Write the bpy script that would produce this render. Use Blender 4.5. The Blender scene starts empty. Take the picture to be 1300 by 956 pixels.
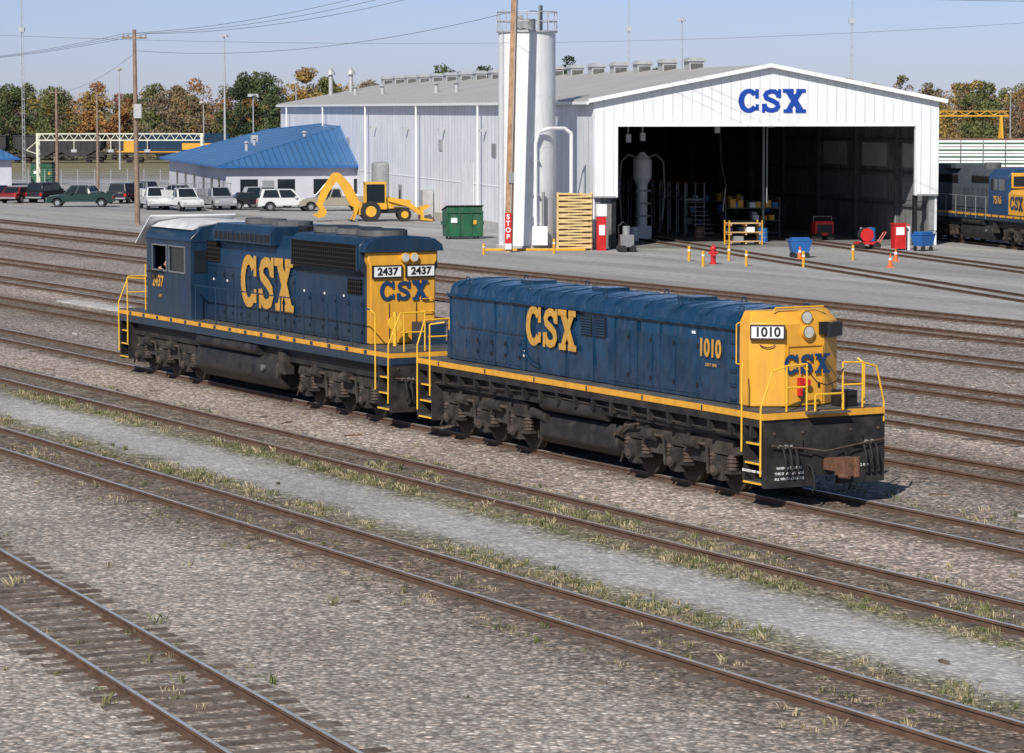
import bpy, bmesh, math, random
import numpy as np
from mathutils import Vector, Matrix
random.seed(7); rng=np.random.default_rng(7)
R=math.radians
scene=bpy.context.scene
coll=scene.collection
TH=math.atan2(-.8753,.4836)          # heading of the yard tracks
BTH=R(13)                            # heading of the shop building
def P(s,q): return (.8753*q+.4836*s, .4836*q-.8753*s)

# ------------------------------------------------------------------ materials
def newmat(name):
    m=bpy.data.materials.new(name); m.use_nodes=True
    nt=m.node_tree; b=nt.nodes['Principled BSDF']; return m,nt,b
def N(nt,t): return nt.nodes.new(t)
def mixc(nt,fac,a,b,blend='MIX'):
    n=nt.nodes.new('ShaderNodeMix'); n.data_type='RGBA'; n.blend_type=blend
    for idx,v in ((0,fac),(6,a),(7,b)):
        if isinstance(v,bpy.types.NodeSocket): nt.links.new(v,n.inputs[idx])
        elif idx==0: n.inputs[0].default_value=v
        else: n.inputs[idx].default_value=(v[0],v[1],v[2],1)
    return n.outputs[2]
def mth(nt,op,a,b=None,c=None,clamp=False):
    n=nt.nodes.new('ShaderNodeMath'); n.operation=op; n.use_clamp=clamp
    for i,v in enumerate((a,b,c)):
        if v is None: continue
        if isinstance(v,bpy.types.NodeSocket): nt.links.new(v,n.inputs[i])
        else: n.inputs[i].default_value=v
    return n.outputs[0]
def ramp(nt,fac,stops,interp='LINEAR'):
    n=nt.nodes.new('ShaderNodeValToRGB'); cr=n.color_ramp; cr.interpolation=interp
    while len(cr.elements)<len(stops): cr.elements.new(.5)
    for e,(p,c) in zip(cr.elements,stops):
        e.position=p
        if not hasattr(c,'__len__'): c=(c,c,c)
        e.color=(c[0],c[1],c[2],1)
    nt.links.new(fac,n.inputs[0]); return n.outputs[0]
def noise(nt,vec,scale,detail=3,rough=.55):
    n=nt.nodes.new('ShaderNodeTexNoise'); n.inputs['Scale'].default_value=scale
    n.inputs['Detail'].default_value=detail; n.inputs['Roughness'].default_value=rough
    nt.links.new(vec,n.inputs['Vector']); return n.outputs['Fac']
def mapping(nt,vec,scale):
    n=nt.nodes.new('ShaderNodeMapping'); n.inputs['Scale'].default_value=scale
    nt.links.new(vec,n.inputs['Vector']); return n.outputs[0]
def mat(name,col,rough=.6,metal=0,var=.15,scale=3,bump=0,bscale=20,dirt=None,dirtamt=.5,streak=True):
    m,nt,b=newmat(name)
    tc=N(nt,'ShaderNodeTexCoord').outputs['Object']
    f=noise(nt,tc,scale,2)
    f=ramp(nt,f,[(.3,0),(.7,1)])
    lo=[c*(1-var) for c in col]; hi=[min(1,c*(1+var)) for c in col]
    out=mixc(nt,f,lo,hi)
    if dirt:
        v=mapping(nt,tc,(2.5,2.5,.35) if streak else (1,1,1))
        d=noise(nt,v,2.2,4,.65)
        d=ramp(nt,d,[(.42,0),(.75,dirtamt)])
        out=mixc(nt,d,out,dirt)
        rr=mth(nt,'MULTIPLY_ADD',d,.5,rough); nt.links.new(rr,b.inputs['Roughness'])
    else: b.inputs['Roughness'].default_value=rough
    nt.links.new(out,b.inputs['Base Color'])
    b.inputs['Metallic'].default_value=metal
    if bump:
        bp=N(nt,'ShaderNodeBump'); bp.inputs['Strength'].default_value=bump; bp.inputs['Distance'].default_value=.05
        nt.links.new(noise(nt,tc,bscale,2),bp.inputs['Height']); nt.links.new(bp.outputs[0],b.inputs['Normal'])
    return m
def ribmat(name,col,axis,period,rough=.5,depth=.5,var=.08,dirt=(.35,.33,.3),dirtamt=.35,dark=.82):
    """profiled sheet metal: ribs repeating along an object axis"""
    m,nt,b=newmat(name)
    tc=N(nt,'ShaderNodeTexCoord').outputs['Object']
    sp=N(nt,'ShaderNodeSeparateXYZ'); nt.links.new(tc,sp.inputs[0])
    fr=mth(nt,'FRACT',mth(nt,'DIVIDE',sp.outputs[axis],period))
    tri=mth(nt,'ABSOLUTE',mth(nt,'SUBTRACT',fr,.5))
    rib=ramp(nt,tri,[(.0,0),(.36,0),(.45,1)])
    f=noise(nt,tc,.35,2)
    out=mixc(nt,ramp(nt,f,[(.3,0),(.7,1)]),[c*(1-var) for c in col],[min(1,c*(1+var)) for c in col])
    d=noise(nt,mapping(nt,tc,(1,1,.15)),1.2,4,.65)
    out=mixc(nt,ramp(nt,d,[(.45,0),(.8,dirtamt)]),out,dirt)
    out=mixc(nt,rib,out,mixc(nt,1.0,out,(dark,dark,dark),'MULTIPLY'))
    nt.links.new(out,b.inputs['Base Color']); b.inputs['Roughness'].default_value=rough
    bp=N(nt,'ShaderNodeBump'); bp.inputs['Strength'].default_value=depth; bp.inputs['Distance'].default_value=.04
    nt.links.new(rib,bp.inputs['Height']); nt.links.new(bp.outputs[0],b.inputs['Normal'])
    return m
YEL=(.74,.36,.035)
M={}
def paint(name,col,rough,dent):
    """dusty railway enamel: vertical run-off streaks, dust that thickens toward the deck, oil-canned sheet"""
    m,nt,b=newmat(name)
    tc=N(nt,'ShaderNodeTexCoord').outputs['Object']
    sp=N(nt,'ShaderNodeSeparateXYZ'); nt.links.new(tc,sp.inputs[0])
    f=noise(nt,tc,1.1,3)
    out=mixc(nt,ramp(nt,f,[(.3,0),(.7,1)]),[c*.8 for c in col],[c*1.25 for c in col])
    d=ramp(nt,noise(nt,mapping(nt,tc,(3.5,3.5,.3)),2.0,4,.65),[(.48,0),(.85,.24)])
    out=mixc(nt,d,out,(.10,.09,.08))
    low=mth(nt,'MULTIPLY',mth(nt,'SUBTRACT',2.8,sp.outputs[2],clamp=True),.13)
    out=mixc(nt,low,out,(.12,.105,.09))
    nt.links.new(out,b.inputs['Base Color']); nt.links.new(mth(nt,'MULTIPLY_ADD',d,.5,rough),b.inputs['Roughness'])
    bp=N(nt,'ShaderNodeBump'); bp.inputs['Strength'].default_value=dent; bp.inputs['Distance'].default_value=.12
    nt.links.new(noise(nt,mapping(nt,tc,(1.7,1,.8)),1.2,2),bp.inputs['Height']); nt.links.new(bp.outputs[0],b.inputs['Normal'])
    return m
M['blue']=paint('loco_blue_paint',(.0065,.029,.064),.30,.22)
M['blue2']=paint('slug_blue_paint',(.006,.036,.082),.20,.95)
M['cblue']=mat('logo_blue',(.01,.045,.12),.4,0,.1,2)
M['yel']=mat('loco_yellow_paint',YEL,.38,0,.08,2,dirt=(.25,.15,.06),dirtamt=.35)
M['logo']=mat('logo_yellow',(.60,.32,.05),.45,0,.1,3,dirt=(.12,.10,.07),dirtamt=.45)
M['rail_y']=mat('railing_yellow',(.78,.45,.04),.45,0,.1,4)
M['black']=mat('black_underframe',(.013,.012,.013),.6,0,.3,3,dirt=(.075,.06,.05),dirtamt=.5,streak=False)
M['truck']=mat('truck_grime',(.021,.018,.017),.75,0,.35,4,.4,15,dirt=(.115,.088,.068),dirtamt=.65,streak=False)
M['wheel']=mat('wheel_steel',(.06,.042,.035),.6,.4,.3,5)
M['spring']=mat('spring_steel',(.10,.07,.055),.7,.2,.3,6)
M['white']=mat('white_paint',(.8,.8,.8),.45,0,.04,2)
M['blk']=mat('black_paint',(.012,.012,.013),.5,0,.2,2)
M['glass']=mat('dark_glass',(.015,.02,.025),.08,0,.1,1)
M['lamp']=mat('headlight_glass',(.65,.65,.6),.1,.3,.1,9)
M['chrome']=mat('bare_metal',(.45,.45,.45),.35,.8,.1,4)
M['rust']=mat('rust',(.13,.06,.035),.85,0,.3,8)
M['red']=mat('red_paint',(.55,.02,.02),.4,0,.15,3)
M['green']=mat('green_paint',(.01,.10,.045),.45,0,.2,2,dirt=(.1,.08,.06),dirtamt=.5)
M['rubber']=mat('rubber',(.02,.02,.02),.85,0,.2,5)
M['yeq']=mat('equipment_yellow',(.70,.36,.02),.45,0,.1,2,dirt=(.25,.18,.1),dirtamt=.4)
M['wood']=mat('pole_wood',(.42,.26,.15),.85,0,.25,2,.4,12,dirt=(.16,.09,.06),dirtamt=.6)
M['dwood']=mat('weathered_pole_wood',(.26,.18,.13),.85,0,.25,2,.4,12,dirt=(.12,.09,.07),dirtamt=.6)
M['conc']=mat('concrete',(.46,.45,.42),.85,0,.12,1,.2,10,dirt=(.2,.19,.18),dirtamt=.5,streak=False)
M['floor']=mat('oily_shop_floor',(.26,.25,.235),.55,0,.3,.5,dirt=(.04,.04,.04),dirtamt=.8,streak=False)
M['grey']=mat('grey_steel',(.28,.29,.30),.5,.2,.12,2,dirt=(.2,.15,.1),dirtamt=.3)
M['dgrey']=mat('dark_shop_steel',(.12,.12,.12),.7,.1,.2,2,dirt=(.04,.03,.03),dirtamt=.5)
M['galv']=mat('galvanised_steel',(.46,.46,.46),.5,.3,.1,2)
M['lblue']=mat('cart_blue',(.02,.12,.36),.4,0,.1,2)
M['skin']=mat('skin',(.5,.3,.21),.6,0,.1,8)
M['shirt']=mat('shirt',(.5,.5,.52),.85,0,.1,6)
M['hair']=mat('hair',(.04,.025,.015),.7,0,.2,20)
M['wallw']=mat('plain_wall_white',(.76,.76,.77),.5,0,.05,.6,dirt=(.42,.38,.34),dirtamt=.35)
M['deck']=mat('deck_steel',(.05,.055,.06),.7,0,.3,3,dirt=(.2,.17,.14),dirtamt=.5,streak=False)
def grillemat():
    m,nt,b=newmat('radiator_grille')
    tc=N(nt,'ShaderNodeTexCoord').outputs['Object']
    sp=N(nt,'ShaderNodeSeparateXYZ'); nt.links.new(tc,sp.inputs[0])
    a=ramp(nt,mth(nt,'FRACT',mth(nt,'MULTIPLY',sp.outputs[0],8)),[(0,0),(.2,0),(.3,1)])
    c=ramp(nt,mth(nt,'FRACT',mth(nt,'MULTIPLY',sp.outputs[2],8)),[(0,0),(.2,0),(.3,1)])
    k=mth(nt,'MULTIPLY',a,c)
    out=mixc(nt,k,(.028,.024,.021),(.005,.005,.005))
    nt.links.new(out,b.inputs['Base Color']); b.inputs['Roughness'].default_value=.95; b.inputs['Specular IOR Level'].default_value=.1
    return m
M['grille']=grillemat()

# ------------------------------------------------------------------ mesh builder
class MB:
    def __init__(s): s.v=[]; s.f=[]; s.m=[]; s.mats=[]
    def mi(s,m):
        if isinstance(m,str): m=M[m]
        if m not in s.mats: s.mats.append(m)
        return s.mats.index(m)
    def add(s,vs,fs,m,T=None):
        o=len(s.v); k=s.mi(m)
        if T is not None: vs=[tuple(T@Vector(p)) for p in vs]
        s.v+=[tuple(p) for p in vs]
        for f in fs: s.f.append([i+o for i in f]); s.m.append(k)
    def box(s,x0,x1,y0,y1,z0,z1,m,T=None):
        vs=[(x,y,z) for z in (z0,z1) for y in (y0,y1) for x in (x0,x1)]
        s.add(vs,[(0,2,3,1),(4,5,7,6),(0,1,5,4),(2,6,7,3),(0,4,6,2),(1,3,7,5)],m,T)
    def frus(s,b,t,z0,z1,m,T=None):
        vs=[(b[0],b[2],z0),(b[1],b[2],z0),(b[1],b[3],z0),(b[0],b[3],z0),(t[0],t[2],z1),(t[1],t[2],z1),(t[1],t[3],z1),(t[0],t[3],z1)]
        s.add(vs,[(3,2,1,0),(4,5,6,7),(0,1,5,4),(1,2,6,5),(2,3,7,6),(3,0,4,7)],m,T)
        return vs
    def cyl(s,p0,p1,r,m,r1=None,seg=12,caps=True,T=None):
        p0=Vector(p0);p1=Vector(p1); d=(p1-p0)
        if d.length<1e-6: return
        q=d.to_track_quat('Z','Y'); r1=r if r1 is None else r1
        vs=[]
        for p,rr in ((p0,r),(p1,r1)):
            for i in range(seg):
                a=2*math.pi*i/seg
                vs.append(tuple(p+q@Vector((rr*math.cos(a),rr*math.sin(a),0))))
        fs=[(i,(i+1)%seg,seg+(i+1)%seg,seg+i) for i in range(seg)]
        if caps: fs+=[tuple(range(seg))[::-1],tuple(range(seg,2*seg))]
        s.add(vs,fs,m,T)
    def tube(s,pts,r,m,seg=6,T=None):
        for a,b in zip(pts[:-1],pts[1:]): s.cyl(a,b,r,m,seg=seg,T=T)
    def prism(s,prof,a0,a1,m,axis='y',T=None):
        n=len(prof)
        def w(p,a):
            return {'y':(p[0],a,p[1]),'x':(a,p[0],p[1]),'z':(p[0],p[1],a)}[axis]
        vs=[w(p,a0) for p in prof]+[w(p,a1) for p in prof]
        fs=[tuple(range(n)),tuple(range(n,2*n))[::-1]]+[(i,n+i,n+(i+1)%n,(i+1)%n) for i in range(n)]
        s.add(vs,fs,m,T)
    def sph(s,c,r,m,sc=(1,1,1),seg=12,T=None):
        vs=[];fs=[];rg=seg//2
        for j in range(rg+1):
            ph=math.pi*j/rg
            for i in range(seg):
                a=2*math.pi*i/seg
                vs.append((c[0]+r*sc[0]*math.sin(ph)*math.cos(a),c[1]+r*sc[1]*math.sin(ph)*math.sin(a),c[2]+r*sc[2]*math.cos(ph)))
        for j in range(rg):
            for i in range(seg):
                fs.append((j*seg+i,(j+1)*seg+i,(j+1)*seg+(i+1)%seg,j*seg+(i+1)%seg))
        s.add(vs,fs,m,T)
    def obj(s,name,parent=None,loc=(0,0,0),rz=0,bevel=0,smooth=True):
        me=bpy.data.meshes.new(name); me.from_pydata(s.v,[],s.f)
        for m in s.mats: me.materials.append(m)
        me.polygons.foreach_set('material_index',s.m)
        if len(s.f)<60000:
            bm=bmesh.new(); bm.from_mesh(me); bmesh.ops.recalc_face_normals(bm,faces=bm.faces); bm.to_mesh(me); bm.free()
        if smooth:
            me.polygons.foreach_set('use_smooth',[True]*len(me.polygons)); me.set_sharp_from_angle(angle=R(32))
        me.update()
        o=bpy.data.objects.new(name,me); coll.objects.link(o); o.location=loc; o.rotation_euler=(0,0,rz)
        if parent: o.parent=parent
        if bevel:
            b=o.modifiers.new('bevel','BEVEL'); b.width=bevel; b.segments=2; b.limit_method='ANGLE'; b.angle_limit=R(40)
        return o
def empty(name,loc,rz=0):
    e=bpy.data.objects.new(name,None); e.empty_display_size=.5; coll.objects.link(e); e.location=loc; e.rotation_euler=(0,0,rz); return e
def text(s,size,loc,rot,m,parent,name,bold=.02,sx=1):
    c=bpy.data.curves.new(name,'FONT'); c.body=s; c.size=size; c.offset=bold*size; c.extrude=.004
    c.align_x='CENTER'; c.align_y='CENTER'
    c.materials.append(M[m] if isinstance(m,str) else m)
    o=bpy.data.objects.new(name,c); coll.objects.link(o); o.location=loc; o.rotation_euler=rot; o.scale=(sx,1,1); o.parent=parent
    return o
SIDE=(R(90),0,0); FRONT=(R(90),0,R(90))
def csx(w,h,loc,rot,m,parent,name='csx_lettering'):
    """slab-serif lettering, built flat in x/y"""
    mb=MB(); lw=w/3.16; gap=lw*.08; k=[0]
    def q(pts,ox):
        k[0]+=1; z=.0025*k[0]
        mb.add([(ox+p[0]*lw,p[1]*h,z) for p in pts],[tuple(range(len(pts)))],m)
    def rect(a,b,c,d,ox): q([(a,b),(c,b),(c,d),(a,d)],ox)
    def stroke(pts,t,ox,tv=None):
        tv=tv or t
        k[0]+=1; z=.0025*k[0]; L=[];Rr=[]
        for i,p in enumerate(pts):
            a=pts[max(0,i-1)]; b=pts[min(len(pts)-1,i+1)]
            dx,dy=b[0]-a[0],b[1]-a[1]; l=math.hypot(dx,dy); nx,ny=-dy/l,dx/l
            L.append((ox+(p[0]+nx*t/2)*lw,(p[1]+ny*tv/2)*h,z)); Rr.append((ox+(p[0]-nx*t/2)*lw,(p[1]-ny*tv/2)*h,z))
        vs=L+Rr;n=len(pts)
        mb.add(vs,[(i,i+1,n+i+1,n+i) for i in range(n-1)],m)
    x0=-w/2
    arc=[(.5+.36*math.cos(R(a)),.5+.41*math.sin(R(a))) for a in range(38,325,13)]
    stroke(arc,.27,x0,.19); rect(.80,.60,.97,.99,x0); rect(.82,.10,.97,.36,x0)
    x1=x0+lw+gap
    stroke([(.84,.66),(.79,.80),(.64,.89),(.46,.90),(.27,.84),(.20,.73),(.24,.62),(.42,.55),(.60,.48),(.76,.39),(.80,.27),(.72,.15),(.52,.10),(.34,.12),(.20,.22),(.14,.36)],.26,x1,.19)
    rect(.80,.62,.95,.99,x1); rect(.04,.01,.19,.38,x1)
    x2=x1+lw+gap
    q([(.05,.06),(.30,.06),(.95,.94),(.64,.94)],x2); q([(.66,.06),(1.0,.06),(.38,.94),(.02,.94)],x2)
    rect(-.02,0,.42,.15,x2); rect(.55,0,1.06,.15,x2); rect(-.06,.85,.46,1,x2); rect(.58,.85,1.04,1,x2)
    mb.v=[(a,b-h/2,c) for a,b,c in mb.v]
    o=mb.obj(name,parent,smooth=False); o.location=loc; o.rotation_euler=rot
    return o

# ------------------------------------------------------------------ camera, sun, sky
cam=bpy.data.cameras.new('camera'); co=bpy.data.objects.new('camera',cam); coll.objects.link(co); scene.camera=co
co.location=(0,0,8.15); co.rotation_euler=(R(90-4.55),0,0)
cam.lens=3680/1300*36; cam.sensor_width=36; cam.shift_y=-.0346; cam.clip_end=20000; cam.clip_start=.5
EL=R(38); hz=Vector((-.34,-.94)).normalized()
sd=Vector((hz.x*math.cos(EL),hz.y*math.cos(EL),math.sin(EL)))
sl=bpy.data.lights.new('sun','SUN'); sl.energy=4.95; sl.angle=R(.5); sl.color=(1,.955,.88)
so=bpy.data.objects.new('sun',sl); coll.objects.link(so); so.rotation_euler=(-sd).to_track_quat('-Z','Y').to_euler(); so.location=(-30,-40,60)
w=bpy.data.worlds.new('World'); scene.world=w; w.use_nodes=True; nt=w.node_tree
bg=nt.nodes['Background']; sky=nt.nodes.new('ShaderNodeTexSky'); sky.sky_type='NISHITA'; sky.sun_disc=False
sky.sun_elevation=EL; sky.sun_rotation=math.atan2(hz.x,hz.y)%(2*math.pi)
sky.air_density=1.0; sky.dust_density=.3; sky.ozone_density=3.0; sky.altitude=200
tcw=nt.nodes.new('ShaderNodeTexCoord'); spw=nt.nodes.new('ShaderNodeSeparateXYZ'); nt.links.new(tcw.outputs['Generated'],spw.inputs[0])
hzf=ramp(nt,spw.outputs[2],[(0,(.84,.91,1.42)),(.015,(.82,.90,1.42)),(.045,(.80,.90,1.42)),(.3,(1.0,.97,.98))])
tint=mixc(nt,1.0,sky.outputs[0],hzf,'MULTIPLY')
nt.links.new(tint,bg.inputs[0]); bg.inputs[1].default_value=.077
scene.view_settings.view_transform='Standard'; scene.view_settings.look='None'; scene.view_settings.exposure=0

# ------------------------------------------------------------------ ground
TR=[23.3,29.27,34.35,40.5,45.7,51.3,58.3,64.5,69.9]
def groundmat():
    m,nt,b=newmat('yard_ground')
    g=N(nt,'ShaderNodeNewGeometry').outputs['Position']
    sp=N(nt,'ShaderNodeSeparateXYZ'); nt.links.new(g,sp.inputs[0])
    X,Y=sp.outputs[0],sp.outputs[1]
    q0=mth(nt,'ADD',mth(nt,'MULTIPLY',X,.8753),mth(nt,'MULTIPLY',Y,.4836))
    s0=mth(nt,'SUBTRACT',mth(nt,'MULTIPLY',X,.4836),mth(nt,'MULTIPLY',Y,.8753))
    n1=noise(nt,g,.7,3)
    q=mth(nt,'ADD',q0,mth(nt,'MULTIPLY',mth(nt,'SUBTRACT',n1,.5),1.3))
    A=(.50,.45,.40);G=(.46,.445,.435);Pk=(.58,.49,.43);D=(.33,.275,.23)
    Wd_=(.28,.255,.15)
    st=[(0,A),(.205,A),(.222,D),(.245,D),(.248,Wd_),(.257,G),(.272,G),(.278,Wd_),(.288,D),(.30,(.35,.31,.25)),(.31,Pk),(.327,Pk),(.335,D),(.355,D),(.37,(.48,.42,.38)),(.39,D),(.42,D),(.44,Pk),(.48,(.38,.33,.30)),(.53,(.48,.42,.38)),(.60,(.40,.35,.32)),(.68,(.50,.45,.41)),(.705,(.36,.35,.345)),(1,(.36,.35,.345))]
    base=ramp(nt,mth(nt,'DIVIDE',q,100),st)
    acc=None
    for t in TR:
        d=mth(nt,'SUBTRACT',1.35,mth(nt,'ABSOLUTE',mth(nt,'SUBTRACT',q0,t)),clamp=True)
        acc=d if acc is None else mth(nt,'MAXIMUM',acc,d)
    # foreground turnout track
    qb=mth(nt,'ADD',mth(nt,'MULTIPLY',mth(nt,'ADD',X,4.57),.914),mth(nt,'MULTIPLY',mth(nt,'SUBTRACT',Y,39.96),.405))
    acc=mth(nt,'MAXIMUM',acc,mth(nt,'SUBTRACT',1.45,mth(nt,'ABSOLUTE',qb),clamp=True))
    acc=mth(nt,'MULTIPLY',acc,ramp(nt,n1,[(.3,.3),(.65,1)]))
    base=mixc(nt,mth(nt,'MULTIPLY',acc,.66),base,(.19,.145,.11))
    pv=mth(nt,'MULTIPLY',mth(nt,'SUBTRACT',q,71,clamp=True),mth(nt,'MULTIPLY',mth(nt,'SUBTRACT',345,Y),.2,clamp=True))
    v=N(nt,'ShaderNodeTexVoronoi'); v.inputs['Scale'].default_value=11; nt.links.new(g,v.inputs['Vector'])
    sc=N(nt,'ShaderNodeSeparateColor'); nt.links.new(v.outputs['Color'],sc.inputs[0])
    v2=N(nt,'ShaderNodeTexVoronoi'); v2.inputs['Scale'].default_value=24; nt.links.new(g,v2.inputs['Vector'])
    sc2=N(nt,'ShaderNodeSeparateColor'); nt.links.new(v2.outputs['Color'],sc2.inputs[0])
    k1=ramp(nt,sc.outputs[0],[(0,.45),(.3,.82),(.75,1.05),(.93,1.35),(1,1.9)])
    k2=ramp(nt,sc2.outputs[1],[(0,.7),(.6,1.0),(1,1.35)])
    stone=mixc(nt,1.0,k1,k2,'MULTIPLY')
    stone=mixc(nt,1.0,stone,ramp(nt,v.outputs['Distance'],[(.3,1),(.65,.5)]),'MULTIPLY')  # crevice shade between the stones, multiplied into the colour
    stone=mixc(nt,ramp(nt,sc.outputs[2],[(.6,0),(.8,.5)]),stone,mixc(nt,1.0,stone,(1.12,.93,.80),'MULTIPLY'))
    fine=ramp(nt,noise(nt,g,2.6,5,.72),[(.3,.74),(.7,1.2)])
    broad=ramp(nt,noise(nt,g,.13,2),[(.3,.80),(.7,1.12)])
    packed=ramp(nt,mth(nt,'DIVIDE',q,100),[(.06,0),(.10,.15),(.20,.15),(.215,0),(.252,0),(.258,.6),(.27,.6),(.277,0),(1,0)])
    stone=mixc(nt,packed,stone,(1,1,1))
    stone=mixc(nt,mth(nt,'MULTIPLY',pv,.92),stone,(1,1,1))
    c=mixc(nt,1.0,base,stone,'MULTIPLY'); c=mixc(nt,1.0,c,fine,'MULTIPLY'); c=mixc(nt,1.0,c,broad,'MULTIPLY')
    cmb=N(nt,'ShaderNodeCombineXYZ'); nt.links.new(mth(nt,'MULTIPLY',s0,.03),cmb.inputs[0]); nt.links.new(mth(nt,'MULTIPLY',q0,.4),cmb.inputs[1])
    wear=ramp(nt,noise(nt,cmb.outputs[0],1.0,4,.6),[(.3,.66),(.7,1.22)])
    pc=mixc(nt,1.0,(.345,.335,.325),wear,'MULTIPLY'); pc=mixc(nt,1.0,pc,fine,'MULTIPLY')
    # expansion joints and tar seams in the pavement
    jx=mth(nt,'ABSOLUTE',mth(nt,'SUBTRACT',mth(nt,'FRACT',mth(nt,'DIVIDE',s0,9)),.5)); jy=mth(nt,'ABSOLUTE',mth(nt,'SUBTRACT',mth(nt,'FRACT',mth(nt,'DIVIDE',q,4.5)),.5))
    j=mth(nt,'MAXIMUM',ramp(nt,jx,[(.492,0),(.496,1)]),ramp(nt,jy,[(.485,0),(.492,1)]))
    pc=mixc(nt,mth(nt,'MULTIPLY',j,.45),pc,(.09,.085,.08))
    c=mixc(nt,mth(nt,'MULTIPLY',pv,.9),c,pc)
    far=mth(nt,'MULTIPLY',mth(nt,'SUBTRACT',Y,345),.02,clamp=True)
    c=mixc(nt,far,c,mixc(nt,n1,(.15,.14,.07),(.25,.21,.13)))
    nt.links.new(c,b.inputs['Base Color']); b.inputs['Roughness'].default_value=.92
    b.inputs['Specular IOR Level'].default_value=.2
    bp=N(nt,'ShaderNodeBump'); bp.inputs['Distance'].default_value=.035
    nt.links.new(mth(nt,'SUBTRACT',.65,mth(nt,'MULTIPLY',pv,.63)),bp.inputs['Strength'])
    nt.links.new(mth(nt,'SUBTRACT',1.0,v.outputs['Distance']),bp.inputs['Height']); nt.links.new(bp.outputs[0],b.inputs['Normal'])
    return m
mb=MB(); mb.add([(-6000,-300,0),(6000,-300,0),(6000,9000,0),(-6000,9000,0)],[(0,1,2,3)],groundmat()); mb.obj('ground',smooth=False)

# ------------------------------------------------------------------ tracks
M['railside']=mat('rail_rust',(.115,.064,.04),.8,0,.25,3)
M['railtop']=mat('rail_head_steel',(.55,.53,.51),.35,.45,.15,2)
M['railtop2']=mat('rail_head_rusty',(.24,.16,.12),.6,.3,.2,2)
M['tie']=mat('tie_wood',(.10,.073,.055),.9,0,.4,1.5,.5,14,dirt=(.27,.23,.20),dirtamt=.7,streak=False)
def track(x0,x1,yc,loc,rz,tie=(0,0),tz=.02,top='railtop',name='railroad_track',plates=False):
    mb=MB()
    for sy in (-.75,.75):
        y=yc+sy
        mb.box(x0,x1,y-.07,y+.07,-.02,.02,'railside'); mb.box(x0,x1,y-.012,y+.012,.02,.09,'railside')
        mb.box(x0,x1,y-.036,y+.036,.09,.13,'railside'); mb.box(x0,x1,y-.030,y+.030,.13,.134,top)
    x=tie[0]
    while x<tie[1]:
        dz=random.uniform(-.025,.012)+tz; a=random.uniform(-.02,.02); l=1.3+random.uniform(-.06,.06); sh=random.uniform(-.05,.05)
        T=Matrix.Translation((x,yc+sh,dz))@Matrix.Rotation(a,4,'Z')@Matrix.Rotation(random.uniform(-.01,.01),4,'X')
        mb.box(-.115,.115,-l,l,-.15,0,'tie',T)
        if plates:
            for sy in (-.75,.75):
                mb.box(-.09,.09,sy-.17,sy+.17,0,.015,'railside',T)
        x+=.56+random.uniform(-.02,.02)
    return mb.obj(name,None,loc,rz,smooth=False)
for i,t in enumerate(TR):
    track(-650,80,t,(0,0,0),TH,tie=(-150 if i<6 else -190,-20),tz=.008,top='railtop' if i in (0,1,2,4,6) else 'railtop2')
an=math.atan2(-.914,.405)
track(-70,40,0,(-4.57,39.96,0),an,tie=(-50,20),tz=.022,plates=True)
C0=(4.79,170.85)
def BW(x,y): return (C0[0]+.974*x-.225*y, C0[1]+.225*x+.974*y)
for wv,t in ((6.5,82),(15.2,112),(24.9,150)):
    x,y=BW(wv,0)
    track(-60,t,0,(x,y,.004),R(-77),top='railtop')
mb=MB()
for i in range(9):
    T=Matrix.Translation((-116.5+i*2.05,43.15,0)); mb.box(-1.0,1.0,-.45,.45,-.05,.06+random.uniform(-.01,.01),'conc',T)
mb.obj('concrete_crossing_slab',None,(0,0,0),TH,bevel=.02)
mb=MB()
for k in range(60):
    s=random.uniform(-115,-32); q=random.choice((21.3,26.4,31.6,37.4,43,48.5,55))+random.uniform(-.6,.6)
    T=Matrix.Translation((s,q,0))@Matrix.Rotation(random.uniform(0,3.1),4,'Z'); a=random.uniform(.05,.25)
    mb.box(-a,a,-.03,.03,-.01,random.uniform(.02,.05),random.choice(('rust','tie','tie','conc')),T)
mb.obj('track_debris',None,(0,0,0),TH)

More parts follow.
